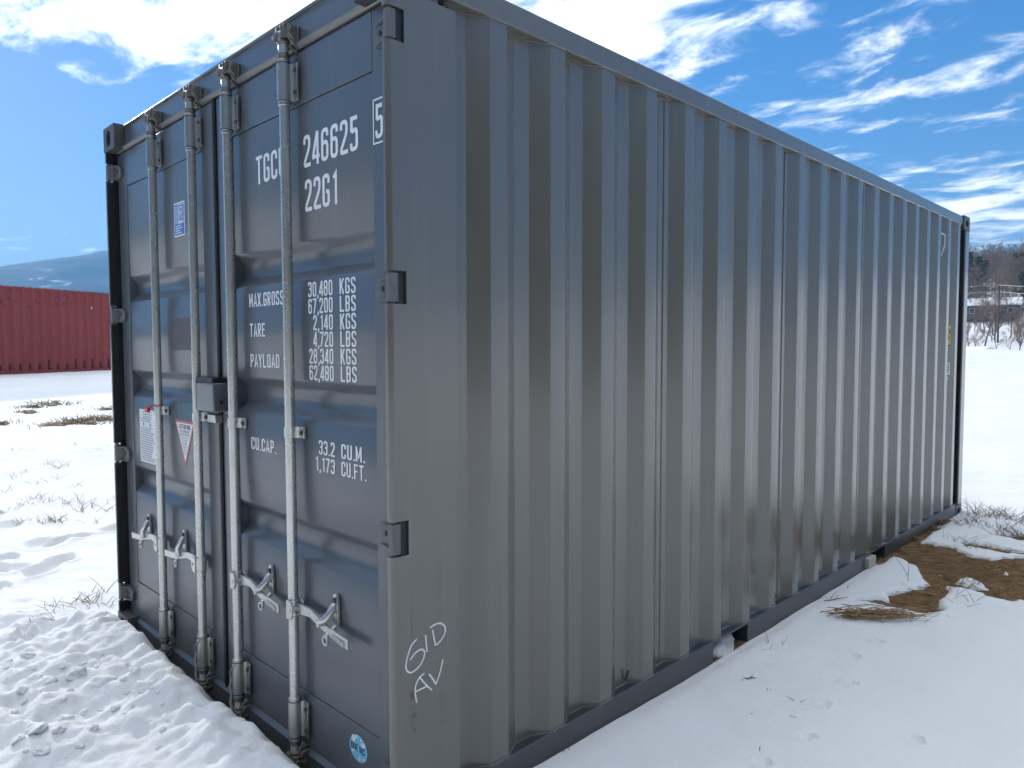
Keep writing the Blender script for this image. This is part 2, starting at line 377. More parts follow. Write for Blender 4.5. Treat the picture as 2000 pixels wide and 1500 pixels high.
# corrugated side sheets, split where the sheets are welded
PIT = .2815
def side_walls(right):
    X = (lambda x: x) if right else (lambda x: -WX-x)
    xo, xi = -.010, -.046
    pts = [(.236, xi), (.322, xi)]
    y = .393
    for n in range(20):
        a = .393+n*PIT
        pts += [(a, xo), (a+.072, xo), (a+.141, xi), (a+.211, xi)]
    pts = [p for p in pts if p[0] < 5.95]; pts.append((5.942, xi))
    seams = [.236] + [.568+PIT*k for k in (3, 7, 11, 15)] + [5.942]
    for a, b in zip(seams[:-1], seams[1:]):
        line = [(a+.0006, xi)] + [p for p in pts if a+.001 < p[0] < b-.001] + [(b-.0006, xi)]
        # folded edges get a small radius
        rl = []
        for i, p in enumerate(line):
            if 0 < i < len(line)-1:
                q0, q1 = Vector(line[i-1]), Vector(line[i+1]); pv = Vector(p)
                d0 = (q0-pv); d1 = (q1-pv); r = min(.0035, d0.length*.3, d1.length*.3)
                if r > .001:
                    A = pv+d0.normalized()*r; B = pv+d1.normalized()*r
                    for k in range(4):
                        s = k/3; rl.append(tuple((A*(1-s)**2+pv*2*s*(1-s)+B*s*s)))
                    continue
            rl.append(p)
        mb = MB(); n = len(rl); zs = (.132, 2.512); th = .0025
        vs = [(X(x), yy, z) for z in zs for (yy, x) in rl] + [(X(x-th), yy, z) for z in zs for (yy, x) in rl]
        fs = [(i, i+1, n+i+1, n+i) for i in range(n-1)] + [(2*n+i, 3*n+i, 3*n+i+1, 2*n+i+1) for i in range(n-1)]
        mb.add(vs, fs)
        if b < 5.9: mb.tube([(X(xi+.0005), b, .134), (X(xi+.0005), b, 2.508)], .0035, 6)
        if right: # weld beads along the rails
            rb = [(X(x+.0015), yy, .1365+.0016*math.sin(yy*90)) for (yy, x) in rl]; mb.tube(rb, .004, 5)
            rb = [(X(x+.0015), yy, 2.5065) for (yy, x) in rl]; mb.tube(rb, .0035, 5)
        part(mb, 'side_panel', M['paint'], smooth=40)
side_walls(True); side_walls(False)
mb = MB(); mb.tube([(-.040, .2475, .13), (-.040, .2475, 2.5)], .004, 6); part(mb, 'weld_seam', M['rubber_and_shade'])
# roof sheet, far end wall, floor
mb = MB(); pr = []
for k in range(28):
    yy = .1+k*.209; pr += [(yy, 2.570), (yy+.08, 2.570), (yy+.1, 2.584), (yy+.19, 2.584)]
pr = [p for p in pr if p[0] < LY-.1] + [(LY-.1, 2.57)]
mb.prism(pr + [(LY-.1, 2.560), (.1, 2.560)], 0, -WX+.072, -.072); part(mb, 'roof_panel', M['paint'], smooth=0)
mb = MB(); pr = []
for k in range(9):
    xx = -WX+.08+k*.25; pr += [(xx, LY-.01), (xx+.1, LY-.01), (xx+.13, LY-.05), (xx+.22, LY-.05)]
pr = [p for p in pr if p[0] < -.08] + [(-.08, LY-.05)]
mb.prism(pr + [(-.08, LY-.055), (-WX+.08, LY-.055)], 2, .13, 2.5); part(mb, 'end_panel', M['paint'], smooth=0)
mb = MB(); mb.box(-WX+.08, -.08, .12, LY-.06, .1365, .165)
part(mb, 'floor', M['black'])

# ---- doors
DX0, DX1, MID = -WX+.043, -.043, -1.219
RECESS = [(1.848, 1.714), (1.382, 1.245), (.902, .762)]
def door(right):
    xa, xb = (MID+.007, DX1) if right else (DX0, MID-.007)
    hs = .100                                   # hinge stile
    cs = .135                                   # centre stile
    px0, px1 = (xa+cs, xb-hs) if right else (xa+hs, xb-cs)
    if not right: px0 = -2.272
    else: px1 = -.145
    yf = .050
    mb = MB()
    mb.box(xa, px0, yf, .10, .112, 2.462); mb.box(px1, xb, yf, .10, .112, 2.462)
    mb.box(px0, px1, yf+.0005, .10, 2.292, 2.462); mb.box(px0, px1, yf+.0005, .10, .112, .300)
    d = part(mb, 'door', M['doorpaint'], bevel=.003)
    # pressed panel: broad flats with three deep pressed troughs
    prof = [(2.2905, yf+.012), (2.2885, yf+.0035)]
    bv = .042
    for a, b in RECESS:
        for (z0, y0, z1, y1, sgn) in ((a, .0535, a-bv, .0900, 1), (b+bv, .0900, b, .0535, -1)):
            for k in range(7):                  # softly rounded pressing
                s = k/6; e = s*s*(3-2*s)*.35+s*.65
                prof.append((z0+(z1-z0)*s, y0+(y1-y0)*e))
    prof += [(.3035, yf+.0035), (.3015, yf+.012)]
    n = len(prof); xs = [px0+.001, px1-.001]
    mb = MB()
    mb.add([(x, yy, z) for x in xs for (z, yy) in prof], [(i, i+1, n+i+1, n+i) for i in range(n-1)])
    part(mb, 'door_panel', M['doorpaint'], d, smooth=45)
    # black gasket round the door edge
    mb = MB()
    e = MID+.0035 if right else MID-.0035
    mb.box(min(e, MID), max(e, MID), .052, .09, .11, 2.464)
    if right:
        mb.tube([(MID-.002, .047, .10), (MID-.002, .047, 2.46)], .0075, 8)
        mb.box(MID-.024, MID-.008, .0455, .0495, .09, 2.47)
    hx = xb if right else xa; s = 1 if right else -1
    mb.box(min(hx, hx+s*.0025), max(hx, hx+s*.0025), .056, .10, .12, 2.46)
    mb.box(xa, xb, .054, .115, 2.4605, 2.4725); mb.box(xa, xb, .053, .09, .1055, .1115)
    part(mb, 'door_gasket', M['rubber_and_shade'], d)
    # hinges: blade bolted to the stile, knuckle standing in the post slot
    for a, b in HINGE_Z:
        mb = MB(); X = (lambda x: x) if right else (lambda x: -WX-x)
        kn = [(-.030, .008), (-.012, .003), (-.0015, .006), (-.0008, .030), (-.030, .030)]
        mb.prism([(X(p), q) for p, q in kn], 2, a, b)
        # blade: tapered plate
        poly = [(-.028, a+.002), (-.085, a+.002), (-.112, a+.008), (-.122, a+.022), (-.122, b-.026), (-.085, b-.012), (-.028, b-.008)]
        mb.prism([(X(p), q) for p, q in poly], 1, .036, .0495)
        mb.prism([(X(p), q) for p, q in [(-.0285, .008), (-.0285, .036), (-.046, .036)]], 2, a+.004, b-.010)
        for zz in (a+.006, b-.016):
            mb.prism([(X(p), q) for p, q in [(-.029, .012), (-.029, .0355), (-.112, .0355)]], 2, zz, zz+.006)
        h = part(mb, 'hinge', M['hinge'], d, bevel=.002)
        mb = MB(); mb.tube([(X(-.084), .031, (a+b)/2), (X(-.084), .037, (a+b)/2)], .0075, 8); part(mb, 'bolt', M['bolt'], d)
        mb = MB(); mb.tube([(X(-.016), .016, a-.016), (X(-.016), .016, b+.013)], .0085, 10); part(mb, 'hinge_pin', M['bolt'], d)
    return d
door_r = door(True); door_l = door(False)

# ---- lock rods
ROD_X = [MID-.611, MID-.170, MID+.170, MID+.611]
def lock_rod(i, x):
    y = .020; right = i >= 2
    mb = MB(); mb.lathe([(.0172, .045), (.0172, 2.53)], x, y, 24)
    rod = part(mb, 'lock_rod', M['galv'])
    # bearing brackets: sleeve with flange and two bolts
    for z0, z1 in ((2.300, 2.428), (.146, .276)):
        mb = MB()
        mb.lathe([(.0195, z0-.012), (.0215, z0-.010), (.0215, z0), (.0235, z0+.001), (.0235, z1-.001), (.0215, z1), (.0215, z1+.008), (.0185, z1+.012)], x, y, 24)
        fl = [(x+.004, y+.0225), (x+.030, y+.0225), (x+.034, y+.0190), (x+.034, y+.0270), (x+.004, y+.0285)]
        out = [(x+.018, .0385), (x+.052, .0385), (x+.052, .0480), (x+.018, .0480)]
        mb.prism(out, 2, z0+.004, z1-.004)
        mb.prism([(x+.0505, .0400), (x+.0575, .0340), (x+.0595, .0350), (x+.0530, .0470)], 2, z0+.010, z1-.010)
        mb.prism([(x+.012, .0300), (x+.0215, .0300), (x+.030, .0392), (x+.012, .0392)], 2, z0+.003, z1-.003)
        br = part(mb, 'bearing_bracket', M['galvd'], rod, bevel=.0015)
        for zz in (z0+.028, z1-.028): part(MB().tube([(x+.0435, .0320, zz), (x+.0435, .0390, zz)], .0085, 6), 'bolt', M['bolt'], rod)
        for zz in (z0+.024, z1-.024): part(MB().tube([(x-.017, y-.0185, zz), (x-.010, y-.012, zz)], .0042, 6), 'rivet', M['rubber_and_shade'], rod)
        for zz in (z1-.0035, z0+.0005): part(MB().lathe([(.0242, zz), (.0242, zz+.003)], x, y, 20), 'rubber_ring', M['rubber_and_shade'], rod)
    # middle guide strap
    z0, z1 = 1.184, 1.224
    mb = MB()
    mb.lathe([(.0185, z0), (.0205, z0+.001), (.0205, z1-.001), (.0185, z1)], x, y, 24)
    mb.box(x+.004, x+.054, .0400, .0480, z0, z1); mb.prism([(x+.010, .0280), (x+.0190, .0280), (x+.028, .0405), (x+.010, .0405)], 2, z0+.001, z1-.001)
    mb.box(x-.030, x-.014, y-.006, y+.004, z0+.004, z1-.002)
    part(mb, 'guide_strap', M['galv'], rod, bevel=.0015)
    part(MB().tube([(x+.042, .0335, 1.204), (x+.042, .041, 1.204)], .0085, 6), 'bolt', M['bolt'], rod)
    part(MB().tube([(x-.022, y-.009, 1.200), (x-.022, y-.006, 1.200)], .005, 6), 'rivet', M['rubber_and_shade'], rod)
    # cams: necked head with forked teeth, top and bottom
    for zs, zb in ((1, 2.438), (-1, .134)):
        Z = lambda h: zb+zs*h
        k = 1 if zs > 0 else .75
        mb = MB()
        pf = [(.0195, 0), (.0195, .018*k), (.0165, .023*k), (.0165, .046*k), (.0200, .05*k), (.0215, .056*k), (.0175, .066*k), (.0155, .070*k)]
        pf = [(r, Z(h)) for r, h in pf]; mb.lathe(pf if zs > 0 else pf[::-1], x, y, 18)
        a, b = sorted((Z(.066*k), Z(.090*k)))
        mb.prism([(x-.026, y-.014), (x+.020, y-.020), (x+.030, y-.004), (x+.026, y+.016), (x-.020, y+.016), (x-.030, y+.004)], 2, a, b)
        for tx, w in ((-.024, .016), (.002, .013), (.024, .015)):
            a, b = sorted((Z(.086*k), Z((.112 if tx else .104)*k)))
            mb.prism([(x+tx-w/2, y-.013), (x+tx+w/2, y-.015), (x+tx+w/2, y+.015), (x+tx-w/2, y+.013)], 2, a, b)
        mb.tube([(x-.026, y-.02, Z(.080*k)), (x-.026, y+.006, Z(.080*k))], .0165*k, 6)
        part(mb, 'cam_head', M['castiron'], rod, bevel=.0025)
        # keeper welded to header or sill: stepped forked plate
        mb = MB()
        for x0, x1, h0, h1 in ((.030, .040, .018, .108), (.044, .054, .030, .098)):
            a, b = sorted((Z(h0*k), Z(h1*k)))
            y0 = .046
            poly = [(y0+.004, a), (y0-.026, a+(b-a)*.18), (y0-.018, a+(b-a)*.40), (y0-.036, a+(b-a)*.62), (y0-.030, b), (y0+.004, b)]
            mb.prism(poly, 0, x+x0, x+x1)
        a, b = sorted((Z(.045*k), Z(.1*k)))
        mb.box(x+.022, x+.058, .040, .0495, a, b)
        part(mb, 'cam_keeper', M['castiron'], rod, bevel=.0025)
    # handle: clamp on the rod, cranked bar, flat grip; catch bolted to the door
    s = 1 if right else -1; zc = .600 if right else .585
    mb = MB()
    mb.lathe([(.0190, zc-.028), (.0215, zc-.027), (.0215, zc+.027), (.0190, zc+.028)], x, y, 20)
    prong = [(x-s*.002, zc-.034), (x+s*.030, zc-.030), (x+s*.038, zc-.012), (x+s*.038, zc+.018), (x+s*.026, zc+.030), (x-s*.002, zc+.032)]
    mb.prism(prong, 1, y-.0265, y-.0200)
    mb.prism(prong, 1, y+.0150, y+.0210)
    part(mb, 'handle_clamp', M['galv'], rod, bevel=.0015)
    mb = MB()
    path = [(.020, .002, .002), (.075, .002, .010), (.125, .002, .012), (.165, .000, .004), (.205, -.001, -.008), (.255, -.004, -.016), (.365, -.010, -.022)]
    hw = [.017, .017, .014, .013, .012, .014, .015]; ht = [.0055, .0055, .0065, .0075, .006, .004, .004]
    vs = []
    for (px, py, pz), w, t in zip(path, hw, ht):
        vs += [(x+s*px, py+y-t-.004, zc+pz-w), (x+s*px, py+y+t-.004, zc+pz-w), (x+s*px, py+y+t-.004, zc+pz+w), (x+s*px, py+y-t-.004, zc+pz+w)]
    nk = len(path)
    fs = [(i*4+j, i*4+(j+1) % 4, i*4+4+(j+1) % 4, i*4+4+j) for i in range(nk-1) for j in range(4)] + [(3, 2, 1, 0), (nk*4-4, nk*4-3, nk*4-2, nk*4-1)]
    mb.add(vs, fs)
    mb.tube([(x+s*.024, y-.0300, zc), (x+s*.024, y+.0230, zc)], .0075, 10)
    part(mb, 'handle', M['galv'], rod, bevel=.002)
    if right:
        g = MB(); tx = x+s*.268
        for k, wd in enumerate((.006, .008, .008, .005, .008, .007, .009)):
            g.box(tx, tx+wd, y-.0145-.0012*k, y-.0118-.0003*k, zc-.028+(-.0008*k), zc-.012-(.0008*k)); tx += wd+.0045
        part(g, 'handle_lettering', M['galvd'], rod)
    cx = x+s*.235
    mb = MB()
    outl = [(-.010, -.012), (.012, -.012), (.017, .006), (.016, .045), (.013, .085), (.006, .096), (-.006, .096), (-.013, .085), (-.014, .045), (-.016, .006)]
    mb.prism([(cx+a, zc+b+.002) for a, b in outl], 1, .040, .0495)
    # curved hook that holds the bar
    mb.tube([(cx, .042, zc+.066), (cx, .033, zc+.054), (cx-s*.003, .022, zc+.036), (cx-s*.009, .010, zc+.020), (cx-s*.022, .003, zc+.012), (cx-s*.034, .001, zc+.006), (cx-s*.036, .001, zc-.008)], [.012, .014, .013, .013, .012, .011, .008], 8)
    mb.tube([(cx, .042, zc-.008), (cx, .020, zc-.022), (cx+s*.002, .004, zc-.030)], [.010, .009, .008], 8)
    ring = [(cx+.002+.0135*math.cos(a), .002, zc-.044+.0135*math.sin(a)) for a in [2*math.pi*k/12 for k in range(13)]]
    mb.tube(ring, .0048, 6, caps=False)
    part(mb, 'handle_catch', M['galv'], rod, bevel=.001, smooth=50)
    part(MB().tube([(cx, .032, zc+.078), (cx, .0405, zc+.078)], .009, 10), 'bolt', M['bolt'], rod)
    part(MB().tube([(cx+.002, -.001, zc-.044), (cx+.002, .005, zc-.044)], .0085, 10), 'bolt', M['bolt'], rod)
    return rod
rods = [lock_rod(i, x) for i, x in enumerate(ROD_X)]
# frayed rope ties hanging from the two middle rods
for i in (1, 2):
    x = ROD_X[i]; mb = MB()
    mb.tube([(x+.022, .0, .272), (x+.002, -.0075, .252), (x-.018, -.008, .234), (x-.026, -.003, .214), (x-.028, 0, .20)], .0022, 6)
    pts = [(x-.028+.0025*math.sin(k*1.3), .0+.002*math.cos(k), .205-k*.0105) for k in range(15)]
    mb.tube(pts, [.0042+.0016*(k % 2) for k in range(15)], 7)
    mb.tube([(x-.029, 0, .06), (x-.027, -.001, .050), (x-.026, 0, .042)], [.0065, .009, .006], 7)
    part(mb, 'rope_tie', M['rope'], rods[i], smooth=60)
# lock box
mb = MB()
x0, x1 = -1.318, -1.150
mb.prism([(x0, -.012), (x1, -.012), (x1, -.005), (x1, .049), (x0, .049)], 2, 1.238, 1.352)
lb = part(mb, 'lock_box', M['doorpaint'], bevel=.010, seg=3)
mb = MB(); mb.box(x0-.012, x1-.018, -.008, .048, 1.3535, 1.372); mb.box(x0-.012, x0-.001, -.008, .048, 1.238, 1.3525)
mb.tube([(x1+.0005, .018, 1.276), (x1+.0012, .018, 1.276)], .011, 16)
part(mb, 'lock_box_liner', M['rubber_and_shade'], lb)
mb = MB(); mb.box(x0+.03, x0+.105, .020, .049, 1.190, 1.222); part(mb, 'lock_hasp', M['galvd'], lb, bevel=.002)
ring = [(x1+.003, .018+.010*math.cos(a), 1.276+.010*math.sin(a)) for a in [2*math.pi*k/14 for k in range(15)]]
mb = MB(); mb.tube(ring, .0022, 6, caps=False); part(mb, 'key_hole_ring', M['bolt'], lb)
# red bolt seal on the first rod
mb = MB(); x = ROD_X[0]
ring = [(x+.0215*math.cos(a), .020+.0215*math.sin(a), 1.228+.002*math.sin(2*a)) for a in [2*math.pi*k/16 for k in range(17)]]
mb.tube(ring, .0022, 6, caps=False); mb.tube([(x-.018, -.002, 1.226), (x-.034, -.012, 1.216)], .004, 6)
mb.box(x-.064, x-.030, -.020, -.006, 1.196, 1.216); part(mb, 'security_seal', M['red'], rods[0], bevel=.002)

# ---- lettering: stroke font
GW, GT = .40, .125
def glyphs():
    a, b, t, o = GT/2, GW-GT/2, 1-GT/2, GT/2; m = GW/2; r = .15
    L = lambda p, r=0, c=False: (p, r, c)
    g = {}
    g['0'] = g['O'] = [L([(a, o), (a, t), (b, t), (b, o)], r, True)]
    g['1'] = [L([(m-.10, .80), (m+.03, .93), (m+.03, 0)], 0)]
    g['2'] = [L([(a, .72), (a, t), (b, t), (b, .60), (a, .16), (a, o), (b+a, o)], .14)]
    g['3'] = [L([(a, .74), (a, t), (b, t), (b, .53), (m-.05, .53)], r), L([(m-.05, .53), (b, .53), (b, o), (a, o), (a, .26)], r)]
    g['4'] = [L([(b-.04, 0), (b-.04, 1)]), L([(b-.06, .97), (a-.01, .25)]), L([(a-.05, .235), (GW+.03, .235)])]
    g['5'] = [L([(b+.02, t), (a+.02, t), (a+.02, .56)]), L([(a+.02, .56), (b, .62), (b, o), (a, o), (a, .24)], r)]
    g['6'] = [L([(b, .74), (b, t), (a, t), (a, .4)], r), L([(a, o), (a, .57), (b, .57), (b, o)], r, True)]
    g['7'] = [L([(0, t), (b, t), (a+.05, 0)])]
    g['8'] = [L([(a, .53), (a, t), (b, t), (b, .53)], r, True), L([(a, o), (a, .53), (b, .53), (b, o)], r, True)]
    g['A'] = [L([(a-.03, 0), (m, .96), (b+.03, 0)]), L([(a+.03, .28), (b-.03, .28)])]
    g['B'] = [L([(a, 0), (a, 1)]), L([(a, t), (b, t), (b, .53), (a, .53)], .13), L([(a, .53), (b, .53), (b, o), (a, o)], .13)]
    g['C'] = [L([(b, .68), (b, t), (a, t), (a, o), (b, o), (b, .32)], r)]
    g['D'] = [L([(a, 0), (a, 1)]), L([(a, t), (b, t), (b, o), (a, o)], .15)]
    g['E'] = [L([(b+.02, t), (a, t), (a, o), (b+.02, o)]), L([(a, .52), (b-.02, .52)])]
    g['F'] = [L([(b+.02, t), (a, t), (a, 0)]), L([(a, .52), (b-.02, .52)])]
    g['G'] = [L([(b, .70), (b, t), (a, t), (a, o), (b, o), (b, .46), (m, .46)], .12)]
    g['I'] = [L([(.10, 0), (.10, 1)])]
    g['K'] = [L([(a, 0), (a, 1)]), L([(b+.02, 1), (a+.04, .42)]), L([(m-.02, .58), (b+.03, 0)])]
    g['L'] = [L([(a, 1), (a, o), (b+.03, o)])]
    g['M'] = [L([(a-.02, 0), (a-.02, 1)]), L([(b+.08, 0), (b+.08, 1)]), L([(a-.01, .97), (m+.03, .25), (b+.07, .97)])]
    g['N'] = [L([(a, 0), (a, 1)]), L([(b, 0), (b, 1)]), L([(a, .95), (b, .05)])]
    g['P'] = [L([(a, 0), (a, 1)]), L([(a, t), (b, t), (b, .45), (a, .45)], .14)]
    g['R'] = [L([(a, 0), (a, 1)]), L([(a, t), (b, t), (b, .48), (a, .48)], .14), L([(m, .48), (b+.02, 0)])]
    g['S'] = [L([(b, .73), (b, t), (a, t), (a, .58), (b, .42), (b, o), (a, o), (a, .27)], .13)]
    g['T'] = [L([(-.01, t), (GW+.01, t)]), L([(m, t), (m, 0)])]
    g['U'] = [L([(a, 1), (a, o), (b, o), (b, 1)], r)]
    g['V'] = [L([(a-.02, 1), (m, .03), (b+.02, 1)])]
    g['H'] = [L([(a, 0), (a, 1)]), L([(b, 0), (b, 1)]), L([(a, .52), (b, .52)])]
    g['X'] = [L([(a-.02, 0), (b+.02, 1)]), L([(a-.02, 1), (b+.02, 0)])]
    g['Y'] = [L([(m, 0), (m, .46)]), L([(a-.03, 1), (m, .46), (b+.03, 1)])]
    g['.'] = [L([(.07, 0), (.07, .13)])]
    g[','] = [L([(.08, .12), (.08, 0), (.03, -.13)])]
    return g
GL = glyphs()
ADV = {'.': .22, ',': .22, 'M': .58, '1': .42, 'I': .30, ' ': .3}
def ribbon(mb, pts, w, to3, r=0, closed=False):
    P = [Vector(p) for p in pts]; n = len(P)
    if r:
        Q = []
        for i, p in enumerate(P):
            if closed or 0 < i < n-1:
                a, b = P[i-1], P[(i+1) % n]; da, db = a-p, b-p; k = min(r, da.length*.49, db.length*.49)
                A, B = p+da.normalized()*k, p+db.normalized()*k
                Q += [A*(1-s)**2+p*2*s*(1-s)+B*s*s for s in (0, .17, .34, .5, .66, .83, 1)]
            else: Q.append(p)
        P = Q; n = len(P)
    lft, rgt = [], []
    for i, p in enumerate(P):
        a = P[i-1] if (closed or i > 0) else p; b = P[(i+1) % n] if (closed or i < n-1) else p
        d0 = (p-a) if a is not p else (b-p); d1 = (b-p) if b is not p else (p-a)
        if d0.length < 1e-9: d0 = d1
        if d1.length < 1e-9: d1 = d0
        d0 = d0.normalized(); d1 = d1.normalized(); t = d0+d1
        if t.length < 1e-6: t = d0
        t.normalize(); nn = Vector((-t[1], t[0])); c = max(.45, nn.dot(Vector((-d0[1], d0[0]))))
        lft.append(p+nn*w/2/c); rgt.append(p-nn*w/2/c)
    m = n if closed else n-1
    mb.add([to3(*q) for q in lft]+[to3(*q) for q in rgt], [(i, (i+1) % n, n+(i+1) % n, n+i) for i in range(m)])
def text(mb, s, x, z, h, width=None, right=False, plane=None, adv=.50, wt=1.0):
    # writes s with its lower left (or lower right) corner at x,z
    tot = sum(ADV.get(c, adv) for c in s)-.10
    sx = width/tot if width else h
    u = x-tot*sx if right else x
    k0 = plane or (lambda a, b: (a, .0505, b))
    for c in s:
        for si, (pts, r, cl) in enumerate(GL.get(c, [])):
            def put(p, q, u=u, si=si):
                w = k0(u+p*sx, z+q*h); return (w[0], w[1]-.0004*si, w[2])
            ribbon(mb, pts, GT*wt, put, r, cl)
        u += ADV.get(c, adv)*sx
def fy(y): return lambda a, b: (a, y, b)
PF = .0525
def write(name, items, m, parent, y=PF):
    for it in items:
        mb = MB(); text(mb, *it[:4], **(it[4] if len(it) > 4 else {}), plane=fy(y)); part(mb, name, m, parent, smooth=0)
write('identification_number', [('TGCU', -.886, 2.080, .100, dict(width=.215)), ('246625', -.547, 2.082, .104, dict(width=.322)), ('22G1', -.542, 1.938, .104, dict(width=.200))], M['white'], door_r)
mb = MB(); text(mb, '5', -.129, 2.092, .098, width=.037, plane=fy(.0485))
ribbon(mb, [(-.139, 2.080), (-.139, 2.204), (-.060, 2.204), (-.060, 2.080)], .005, fy(.0485), 0, True)
part(mb, 'check_digit', M['white'], door_r, smooth=0)
num = lambda s, k, xr=-.381: (s, xr, 1.657-.0548*k, .0495, dict(width=sum({',': .22}.get(c, .5) for c in s)*.0575-.006, right=True))
unit = lambda s, k: (s, -.339, 1.657-.0548*k, .0495, dict(width=.090))
items = []
for k, (nn, uu) in enumerate([('30,480', 'KGS'), ('67,200', 'LBS'), ('2,140', 'KGS'), ('4,720', 'LBS'), ('28,340', 'KGS'), ('62,480', 'LBS')]):
    items += [num(nn, k), unit(uu, k)]
items += [('MAX.GROSS', -.962, 1.641, .0495, dict(width=.262)), ('TARE', -.962, 1.5305, .0495, dict(width=.122)), ('PAYLOAD', -.962, 1.418, .0495, dict(width=.225))]
write('weight_lettering', items, M['white'], door_r)
write('capacity_lettering', [('CU.CAP.', -.970, 1.108, .047, dict(width=.195)), ('33.2', -.381, 1.139, .047, dict(width=.098, right=True)), ('CU.M.', -.343, 1.139, .047, dict(width=.132)),
                             ('1,173', -.381, 1.083, .047, dict(width=.122, right=True)), ('CU.FT.', -.343, 1.083, .047, dict(width=.138))], M['white'], door_r)
# stickers on the left door
def plate(name, poly, m, parent, y=PF, t=.0006):
    mb = MB(); mb.prism(poly, 1, y-t, y+.0005); return part(mb, name, m, parent, smooth=0)
rect = lambda x0, x1, z0, z1: [(x0, z0), (x1, z0), (x1, z1), (x0, z1)]
plate('class_sticker', rect(-1.672, -1.556, 1.975, 2.121), M['white'], door_l)
plate('class_sticker_field', rect(-1.666, -1.562, 1.981, 2.115), M['blue'], door_l, PF-.0005)
mb = MB(); K = fy(PF-.0016)
ribbon(mb, rect(-1.630, -1.568, 2.030, 2.110), .003, K, 0, True)
ribbon(mb, [(-1.619, 2.105), (-1.619, 2.036), (-1.575, 2.036)], .007, K)
ribbon(mb, [(-1.606, 2.044), (-1.606, 2.100), (-1.580, 2.100), (-1.580, 2.074), (-1.606, 2.074)], .006, K, .014); ribbon(mb, [(-1.594, 2.072), (-1.577, 2.044)], .006, K)
for k in range(9): ribbon(mb, [(-1.655, 2.034+k*.0085), (-1.641, 2.034+k*.0085)], .004+.002*(k % 2), K)
for k, w in enumerate((.06, .075, .05, .07)): ribbon(mb, [(-1.655, 2.020-k*.010), (-1.655+w, 2.020-k*.010)], .004, K)
part(mb, 'class_sticker_print', M['white'], door_l, smooth=0)
plate('stencil_patch', rect(-1.742, -1.515, 1.480, 1.622), mat('faded_patch', (.078, .075, .084), .45), door_l, PF)
mb = MB(); rng = random.Random(3)
for k in range(6):
    u = -1.735
    while u < -1.53:
        w = rng.uniform(.005, .010); ribbon(mb, [(u, 1.602-k*.0225), (u+w, 1.602-k*.0225)], .011, fy(PF-.001)); u += w+rng.choice((.003, .003, .009))
part(mb, 'stencil_print', M['brownink'], door_l, smooth=0)
plate('safety_plate', rect(-2.186, -1.960, .928, 1.192), M['white'], door_l)
mb = MB()
for k in range(22):
    z = 1.178-k*.0112
    if 5 <= k <= 6: continue
    u = -2.170+(.03 if k < 3 else 0); e = -1.985-(.03 if k < 3 else rng.uniform(0, .05))
    while u < e:
        w = rng.uniform(.01, .03); ribbon(mb, [(u, z), (min(u+w, e), z)], .0048, K); u += w+.004
tag(part(mb, 'safety_plate_print', M['inkg'], door_l, smooth=0), kind='stuff')
for u in (-2.128, -2.04):
    mb = MB(); ribbon(mb, [(u-.006, 1.118), (u+.006, 1.118)], .016, K); part(mb, 'safety_plate_mark', M['ink'], door_l, smooth=0)
ribl = MB(); ribbon(ribl, rect(-2.186, -1.960, .928, 1.192), .003, K, 0, True); part(ribl, 'safety_plate_edge', M['ink'], door_l, smooth=0)
tri = [(-1.722, 1.168), (-1.504, 1.168), (-1.613, .966)]
plate('warning_triangle_border', tri, M['redline'], door_l)
plate('warning_triangle', [(-1.706, 1.158), (-1.520, 1.158), (-1.613, .988)], M['white'], door_l, PF-.0005)
mb = MB(); text(mb, 'ATTENTION', -1.676, 1.132, .020, width=.126, plane=fy(PF-.0016))
part(mb, 'warning_heading', M['ink'], door_l, smooth=0)
mb = MB(); text(mb, 'THIS CONTAINER', -1.668, 1.1165, .0105, width=.11, plane=fy(PF-.0016)); text(mb, 'MUST BE REPAIRED', -1.664, 1.101, .0105, width=.102, plane=fy(PF-.0016))
for k in range(8):
    w = .078-.008*k; z = 1.092-k*.010
    for q in range(3): ribbon(mb, [(-1.613-w/2+q*w/3, z), (-1.613-w/2+q*w/3+w/4, z)], .0042, K)
part(mb, 'warning_print', M['inkg'], door_l, smooth=0)
# round pale blue sticker low on the right door
mb = MB(); mb.prism([(-.262+.050*math.cos(a), .227+.043*math.sin(a)) for a in [2*math.pi*k/32 for k in range(32)]], 1, .0490, .0500)
st = part(mb, 'round_sticker', M['skyblue'], door_r, smooth=0)
mb = MB(); rng = random.Random(11)
for (cx, cz, r) in ((-.288, .252, .013), (-.270, .263, .007), (-.236, .245, .011), (-.246, .260, .006), (-.292, .213, .008), (-.256, .196, .008), (-.232, .203, .006)):
    mb.add([(cx+r*rng.uniform(.6, 1.2)*math.cos(a), .0487, cz+r*rng.uniform(.6, 1.1)*math.sin(a)) for a in [2*math.pi*k/11 for k in range(11)]], [tuple(range(11))])
tag(part(mb, 'sticker_cloud', M['white'], door_r, smooth=0), kind='stuff')
mb = MB(); text(mb, 'DFIC', -.302, .217, .021, width=.079, plane=lambda a, b: (a, .0482, b), adv=.55, wt=1.35); part(mb, 'sticker_lettering', M['ink'], door_r, smooth=0)
